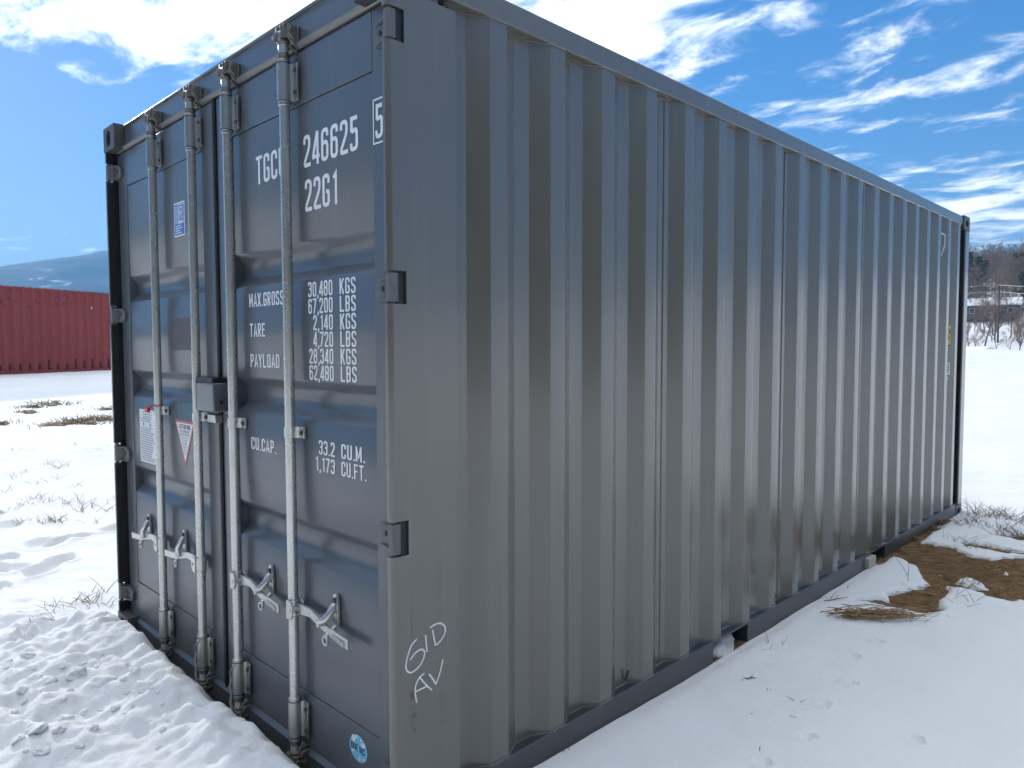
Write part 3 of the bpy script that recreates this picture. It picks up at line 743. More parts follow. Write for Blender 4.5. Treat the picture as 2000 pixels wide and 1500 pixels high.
# marker writing, scratches and rub marks on the near post's side
SP = lambda a, b: (.0012, a, b)
def sp(u, v):
    d = fw + rt*(u-1000)/FOC + up*(750-v)/FOC; k = -CAM[0]/d[0]; q = CAM+k*d; return (q[1], q[2])
mb = MB(); Z8 = lambda a, b: sp(400+a/3.572, 1080+b/3.572)
for pts in ([(1478, 600), (1440, 640), (1412, 720), (1398, 795), (1412, 830), (1440, 836), (1490, 800), (1525, 740), (1535, 685), (1512, 668), (1470, 690), (1432, 745)],
            [(1537, 572), (1548, 690)], [(1587, 535), (1606, 645)], [(1568, 522), (1610, 492), (1650, 488), (1678, 515), (1672, 565), (1645, 610), (1612, 642)],
            [(1478, 1045), (1464, 985), (1468, 915), (1500, 860), (1530, 838)], [(1500, 870), (1540, 920), (1582, 955)], [(1470, 965), (1545, 930)],
            [(1562, 842), (1590, 880), (1610, 915)], [(1610, 915), (1640, 830), (1658, 742)]):
    kk = len(mb.v); ribbon(mb, [Z8(*p) for p in pts], .0052, lambda a, b, kk=kk: (.0012+kk*2e-6, a, b), .02)
part(mb, 'marker_writing', M['chalk'], smooth=0)
M['scuff'] = mat('bare_scuff', (.19, .19, .18), .6); M['brick'] = mat('red_scuff', (.22, .085, .07), .7)
mb = MB(); rng = random.Random(5)
for (u0, v0, u1, v1, n) in ((1440, 190, 1442, 600, 3), (1640, 0, 1636, 330, 4), (1445, 1060, 1470, 1270, 26), (1640, 900, 1690, 1180, 26), (1430, 960, 1450, 1030, 6), (1642, 440, 1640, 470, 2)):
    for k in range(n):
        if n <= 4:
            s = k/n; a = (u0+(u1-u0)*s, v0+(v1-v0)*s); b = (u0+(u1-u0)*(s+.8/n), v0+(v1-v0)*(s+.8/n)); w = .0011
        else:
            a = (rng.uniform(u0, u1)+rng.uniform(-18, 18), rng.uniform(v0, v1)); b = (a[0]+rng.uniform(-2, 2), a[1]+rng.uniform(3, 24)); w = rng.uniform(.0008, .0032)
        ribbon(mb, [Z8(*a), Z8(*b)], w, SP)
tag(part(mb, 'scratch', M['scuff'], smooth=0), kind='stuff')
mb = MB()
for k in range(9):
    a = (rng.uniform(1415, 1460), rng.uniform(975, 1035)); ribbon(mb, [Z8(*a), Z8(a[0]+12, a[1]+rng.uniform(-3, 8))], .003, SP)
part(mb, 'red_scuff', M['brick'], smooth=0)
# markings near the far end of the side: mostly hidden in the corrugation
SS = lambda a, b: (-.0085, a, b)
def slope_plane(k):
    # the panel slope that rises to outer flat k: coordinate a runs 0..1 across it
    y1 = .393+k*PIT; return lambda a, b: (-.046+.036*a+.0012, y1-.071+.071*a-.0008, b)
mb = MB(); S = slope_plane(18)

for q in ([(.44, 2.305), (.60, 2.295), (.60, 2.385), (.44, 2.378)], [(.05, 2.222), (.12, 2.205), (.60, 2.2948), (.44, 2.3048)], [(.0, 2.386), (.44, 2.3782), (.60, 2.3852), (.0, 2.398)]): mb.add([S(*p) for p in q], [(0, 1, 2, 3)]); part(mb, 'side_number', M['white'], smooth=0)
S = slope_plane(19)
for nm, (a0, a1, z0, z1), m, off in (('height_label_edge', (.02, .42, 1.490, 1.668), M['ink'], 0), ('height_label', (.02, .34, 1.502, 1.660), M['yellow'], .0012)):
    mb = MB(); q = [S(a0, z0), S(a1, z0), S(a1, z1), S(a0, z1)]; q = [(x+off, y-off, z) for x, y, z in q]; mb.add(q, [(0, 1, 2, 3)]); part(mb, nm, m, smooth=0)
mb = MB()
for (a, z) in ((.15, 1.618), (.22, 1.61), (.15, 1.56)):
    mb.add([(x+.0024, y-.0024, zz) for x, y, zz in (S(a-.05, z-.018), S(a+.05, z-.018), S(a+.05, z+.018), S(a-.05, z+.018))], [(0, 1, 2, 3)])
part(mb, 'height_label_print', M['ink'], smooth=0)
mb = MB()
mb.add([S(.02, 1.252), S(.36, 1.252), S(.36, 1.352), S(.02, 1.352)], [(0, 1, 2, 3)]); mb.add([S(.0, 1.20), S(.1, 1.21), S(.1, 1.23), S(0, 1.24)], [(0, 1, 2, 3)])
part(mb, 'side_label', M['white'], smooth=0)
mb = MB()
for z in (1.27, 1.29, 1.31, 1.33):
    mb.add([(x+.0012, y-.0012, zz) for x, y, zz in (S(.06, z), S(.24, z), S(.24, z+.012), S(.06, z+.012))], [(0, 1, 2, 3)])
part(mb, 'side_label_print', M['ink'], smooth=0)
mb = MB(); mb.tube([(-.046, 1.16, .155), (-.036, 1.162, .158), (-.030, 1.166, .190)], [.004, .005, .006], 6); part(mb, 'vent_stub', M['cast'])

# ------------------------------------------------------------------ terrain
def vnoise(x, y, s, seed=0, oct=4, gain=.5):
    # value noise, numpy
    x = np.asarray(x, float)*s+seed*17.13; y = np.asarray(y, float)*s-seed*9.7
    tot = 0; amp = 1; nrm = 0
    for o in range(oct):
        xi, yi = np.floor(x), np.floor(y); fx, fy_ = x-xi, y-yi
        fx = fx*fx*fx*(fx*(fx*6-15)+10); fy_ = fy_*fy_*fy_*(fy_*(fy_*6-15)+10)
        def h(a, b):
            v = np.sin(a*127.1+b*311.7+o*74.7+seed)*43758.5453; return v-np.floor(v)
        v = (h(xi, yi)*(1-fx)+h(xi+1, yi)*fx)*(1-fy_)+(h(xi, yi+1)*(1-fx)+h(xi+1, yi+1)*fx)*fy_
        tot = tot+amp*v; nrm += amp; amp *= gain; x = x*2.03+5.2; y = y*2.03-3.1
    return tot/nrm-.5
sstep = lambda a, b, t: (lambda q: q*q*(3-2*q))(np.clip((t-a)/(b-a), 0, 1))
gauss = lambda d: np.exp(-d*d)
def float1(a): return float(np.asarray(a).reshape(-1)[0])
def land(x, y):
    # the lie of the land
    x = np.asarray(x, float); y = np.asarray(y, float)
    h = .034*np.maximum(-x-3.5, 0)*np.exp(-np.maximum(-x-40, 0)/80)*sstep(0, 6, np.maximum(-x-3.5, 0)) 
    far = np.maximum(y-6.5, 0); h = h + .0170*far*sstep(0, 6, far)*(1-sstep(58, 82, y)) - 2.2*sstep(62, 100, y)
    ang = np.arctan2(y, -x)           # 0 = towards -x
    hill = 29*sstep(95, 330, y)*sstep(.45, .9, ang)
    h = h + hill*(1+.25*vnoise(x, y, .006, 3, 2))
    return h + .25*vnoise(x, y, .03, 5, 2)*sstep(6, 30, np.hypot(x, y))
FOOT = []      # (x, y, heading, length, width, depth)
PAWS = []
def snow_depth(x, y):
    x = np.atleast_1d(np.asarray(x, float)); y = np.atleast_1d(np.asarray(y, float))
    d = .062+.022*vnoise(x, y, .9, 1, 3)+.010*vnoise(x, y, 5, 2, 3)
    rip = vnoise(x*.6+y*.25, y*2.2, 3.0, 6, 3)                       # wind ripples
    left = sstep(-1.5, -4.5, x)
    d = d+.016*rip*left*np.exp(-np.maximum(-x-15, 0)/15)
    # bank pushed up in front of the doors
    cr = -.100+.06*vnoise(x, y*0, 2.5, 8, 3)+.03*vnoise(x, y*0, 13, 18, 3); q = y-cr
    xx = sstep(-2.75, -2.25, x)*(1-sstep(-.25, .35, x))
    prof = np.where(q > 0, gauss(q/.060), .45*gauss(q/.16)+.55*gauss(q/.45))
    d = d+xx*prof*(.118+.11*vnoise(x, y*0+3, 3.2, 9, 4, .6)+.07*vnoise(x, y, 14, 12, 3))
    d = d+xx*prof*.018*vnoise(x, y, 45, 13, 2)
    # trampled snow
    ch = gauss((x+1.75)/.75)*gauss((y+.58)/.36)+.6*gauss((x+2.7)/.45)*gauss((y+.42)/.30)
    ch = np.clip(ch, 0, 1)
    lump = np.abs(vnoise(x, y, 4.2, 21, 4))*2; lump2 = np.abs(vnoise(x, y, 13, 22, 3))*1.5
    d = d+ch*(.11*(.45-lump)+.055*(.3-lump2)+.016*vnoise(x, y, 34, 23, 2))
    for (fx, fy_, th, ln, wd, dp) in FOOT:
        k = np.hypot(x-fx, y-fy_) < ln*2.2
        if not np.any(k): continue
        xs, ys = x[k], y[k]
        u = (xs-fx)*math.cos(th)+(ys-fy_)*math.sin(th); v = -(xs-fx)*math.sin(th)+(ys-fy_)*math.cos(th)
        u = u+.02*vnoise(xs, ys, 12, 31, 2); v = v+.02*vnoise(xs, ys, 12, 32, 2)
        rr = np.sqrt((u/ln)**2+(v/(wd*(1-.25*np.cos(u/ln*6))))**2)
        d[k] = d[k]-dp*(1-sstep(.72, 1.02, rr))+dp*.22*gauss((rr-1.12)/.16)
    for (fx, fy_, r) in PAWS:
        k = (np.abs(x-fx) < 2.5*r) & (np.abs(y-fy_) < 2.5*r)
        if not np.any(k): continue
        rr = np.hypot(x[k]-fx, y[k]-fy_)/r; d[k] = d[k]-.030*(1-sstep(.45, 1.0, rr))+.012*gauss((rr-1.15)/.25)
    return d
def poly_sd(x, y, poly):
    # signed distance to an outline, positive inside
    d = np.full(x.shape, 1e9); ins = np.zeros(x.shape, bool); n = len(poly)
    for i in range(n):
        (ax, ay), (bx, by) = poly[i], poly[(i+1) % n]
        t = np.clip(((x-ax)*(bx-ax)+(y-ay)*(by-ay))/((bx-ax)**2+(by-ay)**2+1e-12), 0, 1)
        d = np.minimum(d, np.hypot(x-ax-t*(bx-ax), y-ay-t*(by-ay)))
        c = ((ay > y) != (by > y)) & (x < (bx-ax)*(y-ay)/(by-ay+1e-12)+ax); ins ^= c
    return np.where(ins, d, -d)
def at60(u, v):
    d = fw + rt*(u-1000)/FOC + up*(750-v)/FOC; q = CAM+d*((.06-CAM[2])/d[2]); return (float(q[0]), float(q[1]))
BARE = [[at60(*p) for p in q] for q in (
    [(1738, 1062), (1790, 1060), (1850, 1066), (1905, 1082), (1960, 1088), (2200, 1092), (2300, 1160), (2000, 1166), (1965, 1172), (1938, 1166), (1905, 1150), (1848, 1142), (1842, 1160), (1828, 1186), (1790, 1191), (1748, 1178), (1745, 1155), (1800, 1148), (1812, 1138), (1795, 1112), (1755, 1088)],
    [(1700, 1092), (1735, 1070), (1775, 1048), (1830, 1022), (1838, 1026), (1790, 1056), (1745, 1078), (1712, 1100)],
    [(1880, 1060), (1920, 1062), (1975, 1074), (2100, 1082), (2100, 1087), (1970, 1080), (1890, 1067)],
    [(1680, 1168), (1730, 1172), (1790, 1186), (1770, 1190), (1720, 1178)],
    [(1930, 1042), (2000, 1046), (2100, 1052), (2100, 1057), (1990, 1052)])]
ISLE = [[at60(*p) for p in q] for q in ([(1868, 1132), (1890, 1118), (1935, 1142), (1938, 1152), (1905, 1150)], [(1828, 1108), (1842, 1110), (1840, 1116)], [(1958, 1108), (1980, 1110), (1975, 1115), (1962, 1114)], [(1900, 1070), (1940, 1074), (1958, 1088), (1938, 1090)])]
def patch(x, y):
    # where the ground lies bare, on the right behind the straw
    x = np.atleast_1d(np.asarray(x, float)); y = np.atleast_1d(np.asarray(y, float))
    out = np.full(x.shape, -1.0); k = (x > -.3) & (x < 4) & (y > 1.8) & (y < 9)
    if not np.any(k): return out
    a, b = x[k], y[k]
    a2 = a+.05*vnoise(a, b, 5, 43, 3)+.03*vnoise(a, b, 22, 45, 2); b2 = b+.16*vnoise(a, b, 3.5, 44, 3)+.06*vnoise(a, b, 18, 46, 2)
    sd = np.full(a.shape, -1.0)
    for q in BARE: sd = np.maximum(sd, poly_sd(a2, b2, q))
    for q in ISLE: sd = np.minimum(sd, -poly_sd(a2, b2, q))
    out[k] = sd+.06*vnoise(a, b, 9, 41, 4, .7)
    return out
def snow_h(x, y):
    d = snow_depth(x, y)-.085*sstep(-.035, .030, patch(x, y))
    # under and against the container there is none
    inb = sstep(.0, .035, -np.asarray(x, float)-.0)*sstep(0, .05, np.asarray(x, float)+WX+.03)*sstep(-.02, .04, y)*(1-sstep(LY-.03, LY+.02, y))
    d = d*(1-inb)-.06*inb
    xs = np.asarray(x, float)
    d = d-.020*gauss((xs-.015)/.045)*sstep(.3, .8, y)*(1-sstep(5.8, 6.2, y))*(1+1.2*vnoise(x, y, 3, 51, 2))
    return land(x, y)+d
def pix_ground(u, v, hf=land, z0=.06):
    d = fw + rt*(u-1000)/FOC + up*(750-v)/FOC
    t = .5*1.006**np.arange(900); q = CAM[None]+d[None]*t[:, None]
    hit = np.nonzero(q[:, 2] < hf(q[:, 0], q[:, 1])+z0)[0]
    i = int(hit[0]) if len(hit) else 899
    t = np.linspace(t[max(i-1, 0)], t[i], 12); q = CAM[None]+d[None]*t[:, None]
    hit = np.nonzero(q[:, 2] < hf(q[:, 0], q[:, 1])+z0)[0]; i = int(hit[0]) if len(hit) else 11
    return float(q[i, 0]), float(q[i, 1])
for (u, v, u2, v2, ln, wd, dp) in [(80, 1062, 185, 1046, None, .075, .05), (52, 1130, 140, 1082, None, .085, .055), (-30, 1095, 40, 1082, None, .10, .05), (-40, 1160, 14, 1140, None, .08, .04), (30, 1245, 140, 1240, None, .10, .06), (15, 1275, 90, 1268, None, .09, .05)]:
    a = pix_ground(u, v); b = pix_ground(u2, v2); FOOT.append(((a[0]+b[0])/2, (a[1]+b[1])/2, math.atan2(b[1]-a[1], b[0]-a[0]), math.hypot(b[0]-a[0], b[1]-a[1])/2, wd, dp))
for (u, v) in [(1717, 1255), (1670, 1285), (1663, 1336), (1610, 1378), (1577, 1440), (1490, 1492), (1730, 1205), (1760, 1142), (1790, 1448)]:
    PAWS.append((*pix_ground(u, v), .026 if v < 1400 else .030))
rng = random.Random(9)
for k in range(40):
    PAWS.append((rng.uniform(-9, -3.4), rng.uniform(-.6, 3), rng.uniform(.05, .16)))

def axis(lo, hi, step, far, g):
    c = list(np.arange(lo, hi+1e-9, step)); s = step
    while c[-1] < far: s = min(s*g, far); c.append(c[-1]+s)
    s = step; a = []; p = lo
    while p > -far: s *= g; p -= s; a.append(p)
    return np.array(a[::-1]+c)
def sheet(name, X, Y, hf, m):
    gx, gy = np.meshgrid(X, Y); z = hf(gx, gy); nx, ny = len(X), len(Y)
    co = np.stack([gx, gy, z], -1).reshape(-1, 3)
    i = (np.arange(ny-1)[:, None]*nx+np.arange(nx-1)[None, :]).reshape(-1)
    f = np.stack([i, i+1, i+nx+1, i+nx], -1)
    me = bpy.data.meshes.new(name); me.vertices.add(len(co)); me.vertices.foreach_set('co', co.reshape(-1))
    me.loops.add(f.size); me.loops.foreach_set('vertex_index', f.reshape(-1).astype(np.int32))
    me.polygons.add(len(f)); me.polygons.foreach_set('loop_start', np.arange(0, f.size, 4, dtype=np.int32))
    me.polygons.foreach_set('use_smooth', np.ones(len(f), bool)); me.update(calc_edges=True); me.validate()
    me.materials.append(m); o = bpy.data.objects.new(name, me); COL.objects.link(o); return o
def snow_material():
    m = mat('snow', (.80, .815, .83), .85, 0, .12); t = m.node_tree; L = t.links; p = t.nodes['Principled BSDF']
    tc = N(t, 'ShaderNodeNewGeometry'); p.inputs['Subsurface Weight'].default_value = .25; p.inputs['Subsurface Radius'].default_value = (1, 1, 1); p.inputs['Subsurface Scale'].default_value = .02
    prev = None
    for sc, dist, dt in ((2.4, .05, 2), (26, .008, 3), (200, .0020, 2)):
        n = N(t, 'ShaderNodeTexNoise'); n.inputs['Scale'].default_value = sc; n.inputs['Detail'].default_value = dt; n.inputs['Roughness'].default_value = .6
        L.new(tc.outputs['Position'], n.inputs[0])
        b = N(t, 'ShaderNodeBump'); b.inputs['Strength'].default_value = .8; b.inputs['Distance'].default_value = dist
        L.new(n.outputs[0], b.inputs['Height'])
        if prev: L.new(prev.outputs[0], b.inputs['Normal'])
        prev = b
    L.new(prev.outputs[0], p.inputs['Normal'])
    n = N(t, 'ShaderNodeTexNoise'); n.inputs['Scale'].default_value = .7; n.inputs['Detail'].default_value = 3; L.new(tc.outputs['Position'], n.inputs[0])
    c = ramp(t, n.outputs[0], [(.3, (.73, .745, .76)), (.6, (.79, .80, .81))]); L.new(c, p.inputs['Base Color'])
    return m
M['snow'] = snow_material()
snow = sheet('snow_field', axis(-4.6, 1.9, .016, 5200, 1.033), axis(-1.6, 5.6, .016, 5200, 1.033), snow_h, M['snow'])
tag(snow, kind='structure')
def soil_material():
    m = mat('brown_soil', (.12, .07, .035), .95, 0, .2); t = m.node_tree; L = t.links; p = t.nodes['Principled BSDF']
    tc = N(t, 'ShaderNodeTexCoord'); n = N(t, 'ShaderNodeTexNoise'); n.inputs['Scale'].default_value = 18; n.inputs['Detail'].default_value = 10; n.inputs['Roughness'].default_value = .75
    L.new(tc.outputs['Object'], n.inputs[0])
    c = ramp(t, n.outputs[0], [(.32, (.075, .043, .022)), (.48, (.25, .15, .075)), (.70, (.40, .26, .14))]); L.new(c, p.inputs['Base Color'])
    b = N(t, 'ShaderNodeBump'); b.inputs['Strength'].default_value = 1; b.inputs['Distance'].default_value = .035; L.new(n.outputs[0], b.inputs['Height']); L.new(b.outputs[0], p.inputs['Normal'])
    return m
M['soil'] = soil_material()
tag(sheet('soil', np.arange(-.6, 4.2, .03), np.arange(1.8, 9, .03), lambda x, y: land(x, y)+.034+.03*vnoise(x, y, 3, 61, 4)+.018*vnoise(x, y, 14, 62, 3), M['soil']), kind='structure')

# ------------------------------------------------------------------ snow clumps, straw, tufts, twigs
M['straw'] = wear(mat('dry_straw', (.34, .22, .10)), (.36, .235, .11), (.16, .095, .04), 12, .9, (.7, .9), 0)
M['stalk'] = wear(mat('dry_grass', (.22, .15, .08)), (.24, .16, .085), (.10, .065, .035), 20, .9, (.7, .9), 0)
def clump_mesh(seed):
    import bmesh
    bm = bmesh.new(); bmesh.ops.create_icosphere(bm, subdivisions=4, radius=1)
    for v in bm.verts:
        p = v.co; k = 1+.42*mnoise.noise(p*1.3+Vector((seed*3.1, 0, 0)))+.22*mnoise.noise(p*3.1+Vector((0, seed*2.2, 0)))+.07*mnoise.noise(p*9)
        v.co = Vector((p.x*k, p.y*k*.85, p.z*k*.75))
    me = bpy.data.meshes.new('snow_clump'); bm.to_mesh(me); bm.free()
    me.polygons.foreach_set('use_smooth', [True]*len(me.polygons)); me.materials.append(M['snow']); return me
cl = [clump_mesh(k) for k in range(5)]
rng = random.Random(21)
spots = [(205, 1330, .075), (285, 1345, .05), (250, 1325, .04), (150, 1310, .05), (95, 1330, .035), (70, 1420, .04), (110, 1425, .035), (130, 1400, .035), (165, 1390, .03), (180, 1420, .025), (240, 1300, .035), (265, 1310, .03), (225, 1380, .022), (60, 1280, .04), (20, 1390, .03), (20, 1300, .035), (85, 1460, .035), (190, 1300, .04), (120, 1365, .02), (45, 1345, .025), (250, 1350, .02), (300, 1330, .02), (310, 1350, .016), (155, 1455, .02), (35, 1440, .022)]
for k in range(26): spots.append((rng.uniform(10, 320), rng.uniform(1270, 1480), rng.uniform(.006, .018)))
for u, v, r in spots:
    x, y = pix_ground(u, v, snow_h, 0)
    o = bpy.data.objects.new('snow_clump', cl[rng.randrange(5)]); COL.objects.link(o)
    o.location = (x, y, float1(snow_h(x, y))-r*.22); r *= .85; o.scale = (r*rng.uniform(.8, 1.2), r*rng.uniform(.8, 1.2), r*rng.uniform(.5, .8)); r /= .85; o.rotation_euler = (rng.uniform(-.4, .4), rng.uniform(-.4, .4), rng.uniform(0, 6.3))
    if r >= .06: tag(o, 'largest rounded clump of churned snow, lying before the leftmost lock rods', 'snow clump')
    elif r >= .03: tag(o, 'fist sized white clump of churned snow in front of the container doors', 'snow clump', 'fist sized snow clumps')
    elif r >= .018: tag(o, 'small white lump of churned snow in front of the container doors', 'snow clump', 'small snow lumps')
    else: tag(o, 'tiny white crumb of churned snow in front of the container doors', 'snow clump', 'tiny snow crumbs')
def blade(mb, x, y, z, h, lean, ang, w, bend=.5):
    pts = []
    for k in range(5):
        s = k/4; pts.append((x+math.cos(ang)*lean*h*(s+bend*s*s), y+math.sin(ang)*lean*h*(s+bend*s*s), z+h*s*(1-.25*bend*lean*s)))
    mb.tube(pts, [w, w*.9, w*.8, w*.6, w*.3], 4)
def tuft(x, y, n, h, label, group, spread=.03, w=.0016, m=None, hf=snow_h):
    o = empty('grass_tuft', (x, y, float1(hf(x, y))-.005)); mb = MB()
    for k in range(n):
        blade(mb, rng.gauss(0, spread), rng.gauss(0, spread), -.01, h*rng.uniform(.4, 1.1), rng.uniform(.1, 1.2), rng.uniform(0, 6.3), w*rng.uniform(.7, 1.3))
    bpy.data.objects.remove(o)
    if spread > .1:     # weeds rise from a low clod of earth
        rr = spread*1.6; ph = rng.uniform(0, 6)
        vs = [(0, 0, .035)]+[(rr*k*(1+.25*math.sin(3*a+ph)+.1*math.sin(7*a))*math.cos(a), rr*k*.7*(1+.25*math.sin(3*a+ph))*math.sin(a), zz+.012*math.sin(5*a+ph)) for k, zz in ((.45, .03), (1, -.03)) for a in [2*math.pi*i/14 for i in range(14)]]
        mb.add(vs, [(0, 1+i, 1+(i+1) % 14) for i in range(14)]+[(1+i, 15+i, 15+(i+1) % 14, 1+(i+1) % 14) for i in range(14)])
    q = mb.build('grass_tuft', m or M['stalk'], None, smooth=60); q.location = (x, y, float1(hf(x, y))); tag(q, label, 'grass', group); return q
LBL = 'small tuft of dry brown grass poking through the sunlit snow field'
for (u, v, n, h) in [(68, 975, 14, .10), (100, 980, 12, .09), (55, 985, 8, .1), (105, 1020, 16, .09), (118, 1018, 16, .10), (80, 1020, 8, .08), (40, 1022, 14, .08), (155, 1000, 10, .11), (130, 985, 8, .12), (30, 935, 7, .1), (110, 915, 8, .1), (125, 912, 6, .11), (45, 925, 6, .08), (95, 905, 6, .08), (160, 985, 7, .12), (190, 990, 8, .1), (205, 998, 9, .09), (15, 1000, 8, .09), (188, 892, 2, .13), (60, 882, 4, .08), (115, 935, 5, .07), (150, 950, 6, .07), (180, 1022, 6, .07), (10, 960, 5, .09), (100, 1190, 6, .07), (115, 1185, 5, .06), (165, 1175, 14, .075), (180, 1180, 12, .08), (205, 1150, 3, .13), (208, 1180, 7, .05), (105, 1210, 4, .05), (90, 1205, 4, .04), (30, 880, 4, .07), (145, 870, 4, .08), (75, 945, 6, .07)]:
    x, y = pix_ground(u, v, snow_h, 0); tuft(x, y, n, h, LBL, 'grass tufts in the snow field', .035, .0020)
LBD = 'low clump of dark weeds and soil standing in the far snow field'
for (u, v, n, h, s) in [(100, 790, 90, .16, .20), (65, 795, 70, .12, .14), (150, 822, 80, .15, .16), (135, 828, 70, .12, .13), (200, 820, 70, .22, .16), (178, 828, 30, .14, .12), (100, 830, 30, .1, .2), (205, 800, 30, .15, .15), (5, 828, 40, .14, .12), (55, 805, 20, .1, .15)]:
    x, y = pix_ground(u, v, snow_h, 0); tuft(x, y, n, h*.6, LBD, 'weed clumps in the far snow', s, .006)
# straw heap, one lying bundle
mb = MB(); sx, sy = pix_ground(1720, 1208)
a0 = np.array(pix_ground(1625, 1203)); a1 = np.array(pix_ground(1815, 1210)); dv = (a1-a0)/np.linalg.norm(a1-a0); nv = np.array([-dv[1], dv[0]])
for k in range(62):
    c = a0+(a1-a0)*rng.uniform(.05, .8)+nv*rng.gauss(0, .035); ln = rng.uniform(.10, .32); th = rng.gauss(0, .28)+math.atan2(dv[1], dv[0])
    zb = float1(snow_h(c[0], c[1]))+rng.uniform(.004, .045); pts = []
    for s in (0, .3, .6, 1):
        pts.append((c[0]+math.cos(th)*ln*(s-.5)-sx, c[1]+math.sin(th)*ln*(s-.5)-sy, zb+rng.uniform(-.006, .012)+.03*max(0, s-.6)*rng.random()))
    mb.tube(pts, [.0020, .0026, .0022, .0010], 5)
for k in range(14):
    c = a0+(a1-a0)*rng.uniform(.2, 1.0)+nv*rng.gauss(0, .05); blade(mb, c[0]-sx, c[1]-sy, float1(snow_h(c[0], c[1]))-.01, rng.uniform(.04, .13), rng.uniform(.3, 1.6), rng.uniform(0, 6.3), .0018)
so_ = mb.build('straw_bundle', M['straw'], None, smooth=60); so_.location = (sx, sy, 0)
tag(so_, 'bundle of dry brown straw lying on shaded snow beside the container', 'straw', None)
LBE = 'wispy dry grass tuft at the edge of the bare brown soil'
for (u, v, n, h) in [(1890, 1150, 12, .14), (1878, 1180, 8, .10), (1935, 1170, 10, .14), (1965, 1175, 8, .12), (1780, 1135, 3, .12), (1735, 1062, 22, .10), (1745, 1058, 18, .1), (1765, 1050, 16, .09), (1850, 1160, 5, .08), (1960, 1160, 8, .1), (1985, 1150, 8, .1), (1850, 1018, 18, .11), (1835, 1030, 16, .10), (1880, 1030, 22, .1), (1905, 1025, 20, .1), (1960, 1045, 26, .1), (1985, 1048, 22, .1), (1930, 1035, 18, .09), (1990, 1060, 20, .1), (1870, 1060, 16, .08), (1900, 1075, 14, .07), (1960, 1085, 14, .07), (1820, 1040, 14, .08)]:
    x, y = pix_ground(u, v, snow_h, -.02); tuft(x, y, n, h, LBE, 'grass tufts by the bare soil', .045, .0016)
LBF = 'sunlit yellowish grass tuft growing beyond the far corner post of the grey container'
for (u, v, n, h) in [(1925, 1010, 26, .12), (1945, 1008, 26, .12), (1960, 1010, 20, .1), (1985, 1015, 20, .1), (1905, 1003, 14, .12), (1898, 998, 8, .15), (1995, 1022, 18, .11)]:
    x, y = pix_ground(u, v, snow_h, 0); tuft(x, y, n, h, LBF, 'sunlit tufts beyond the corner', .06, .0020)
LBG = 'single thin dark twig sticking out of the shaded snow'
for (u, v, h) in [(1455, 1328, .03), (1500, 1350, .03), (1480, 1465, .035), (1475, 1395, .03), (1560, 1370, .04), (1500, 1258, .06), (1490, 1270, .05), (1620, 1170, .05), (1655, 1148, .04), (1530, 1260, .06), (1720, 1100, .05), (1105, 1465, .05), (1860, 1205, .03), (1835, 1228, .02), (1550, 1400, .03)]:
    x, y = pix_ground(u, v, snow_h, 0); tuft(x, y, 2, h, LBG, 'twigs in the shaded snow', .006, .0013)
def lying(u, v, ln, th, label):
    x, y = pix_ground(u, v, snow_h, 0); z = float1(snow_h(x, y)); mb = MB()
    mb.tube([(math.cos(th)*ln*s, math.sin(th)*ln*s+.01*math.sin(s*5), .006+.012*s) for s in (-.5, -.2, .15, .5)], [.002, .003, .0026, .0012], 5)
    mb.tube([(0, 0, .008), (math.cos(th+.7)*ln*.3, math.sin(th+.7)*ln*.3, .02)], [.002, .001], 5)
    o = mb.build('twig', M['stalk'], None, smooth=60); o.location = (x, y, z); tag(o, label, 'twig')
lying(1465, 1327, .045, .1, 'short bent twig lying flat on smooth shaded snow')
lying(1633, 1172, .14, .9, 'longer dark twig lying on snow near the straw bundle')
# pebble on the soil
x, y = pix_ground(1928, 1102, land, 0); me = clump_mesh(8).copy(); me.materials.clear(); M['stone'] = wear(mat('tan_stone', (.3, .22, .13)), (.32, .23, .14), (.2, .14, .08), 30, .8, (.8, .9), .4, 60); me.materials.append(M['stone'])
o = bpy.data.objects.new('stone', me); COL.objects.link(o); o.location = (x, y, float1(land(x, y))+.012); o.scale = (.045, .03, .025); tag(o, 'tan stone lying on the bare brown soil', 'stone')
# clods of dark earth against the rail
M['clod'] = wear(mat('dark_clod', (.07, .035, .018)), (.08, .04, .02), (.16, .09, .045), 60, .9, (.9, 1), .8, 90)
for i_, (u, v, r) in enumerate([(1762, 1056, .05), (1780, 1052, .045), (1755, 1060, .03), (1830, 1022, .05), (1815, 1030, .04)]):
    x, y = pix_ground(u, v, land, .05); me = clump_mesh(20+i_); me.materials.clear(); me.materials.append(M['clod'])
    o = bpy.data.objects.new('earth_clod', me); COL.objects.link(o); o.location = (x, y, .05); o.scale = (r, r*1.3, r*.8); tag(o, 'reddish brown earth clod against the bottom rail of the grey container', 'clod', 'earth clods by the rail')
# block and ice in the forklift pockets
M['wood'] = wear(mat('pale_block', (.48, .45, .37)), (.50, .47, .39), (.34, .31, .25), 14, .8, (.7, .85), .4, 90, stretch=(1, 8, 8))
mb = MB(); mb.box(-.22, .020, 3.735, 3.865, .045, .112); tag(mb.build('timber_block', M['wood'], None, bevel=.004), 'pale timber block end sticking out of the rail pocket', 'block')
me = clump_mesh(31); me.materials.clear(); M['ice'] = wear(mat('dirty_ice', (.62, .60, .54)), (.66, .64, .58), (.42, .37, .28), 9, .8, (.35, .55), .3, 40); me.materials.append(M['ice'])
o = bpy.data.objects.new('ice_lump', me); COL.objects.link(o); o.location = (-.085, 1.93, .03); o.scale = (.085, .15, .09); tag(o, 'dirty beige lump of ice filling a rail pocket', 'ice')

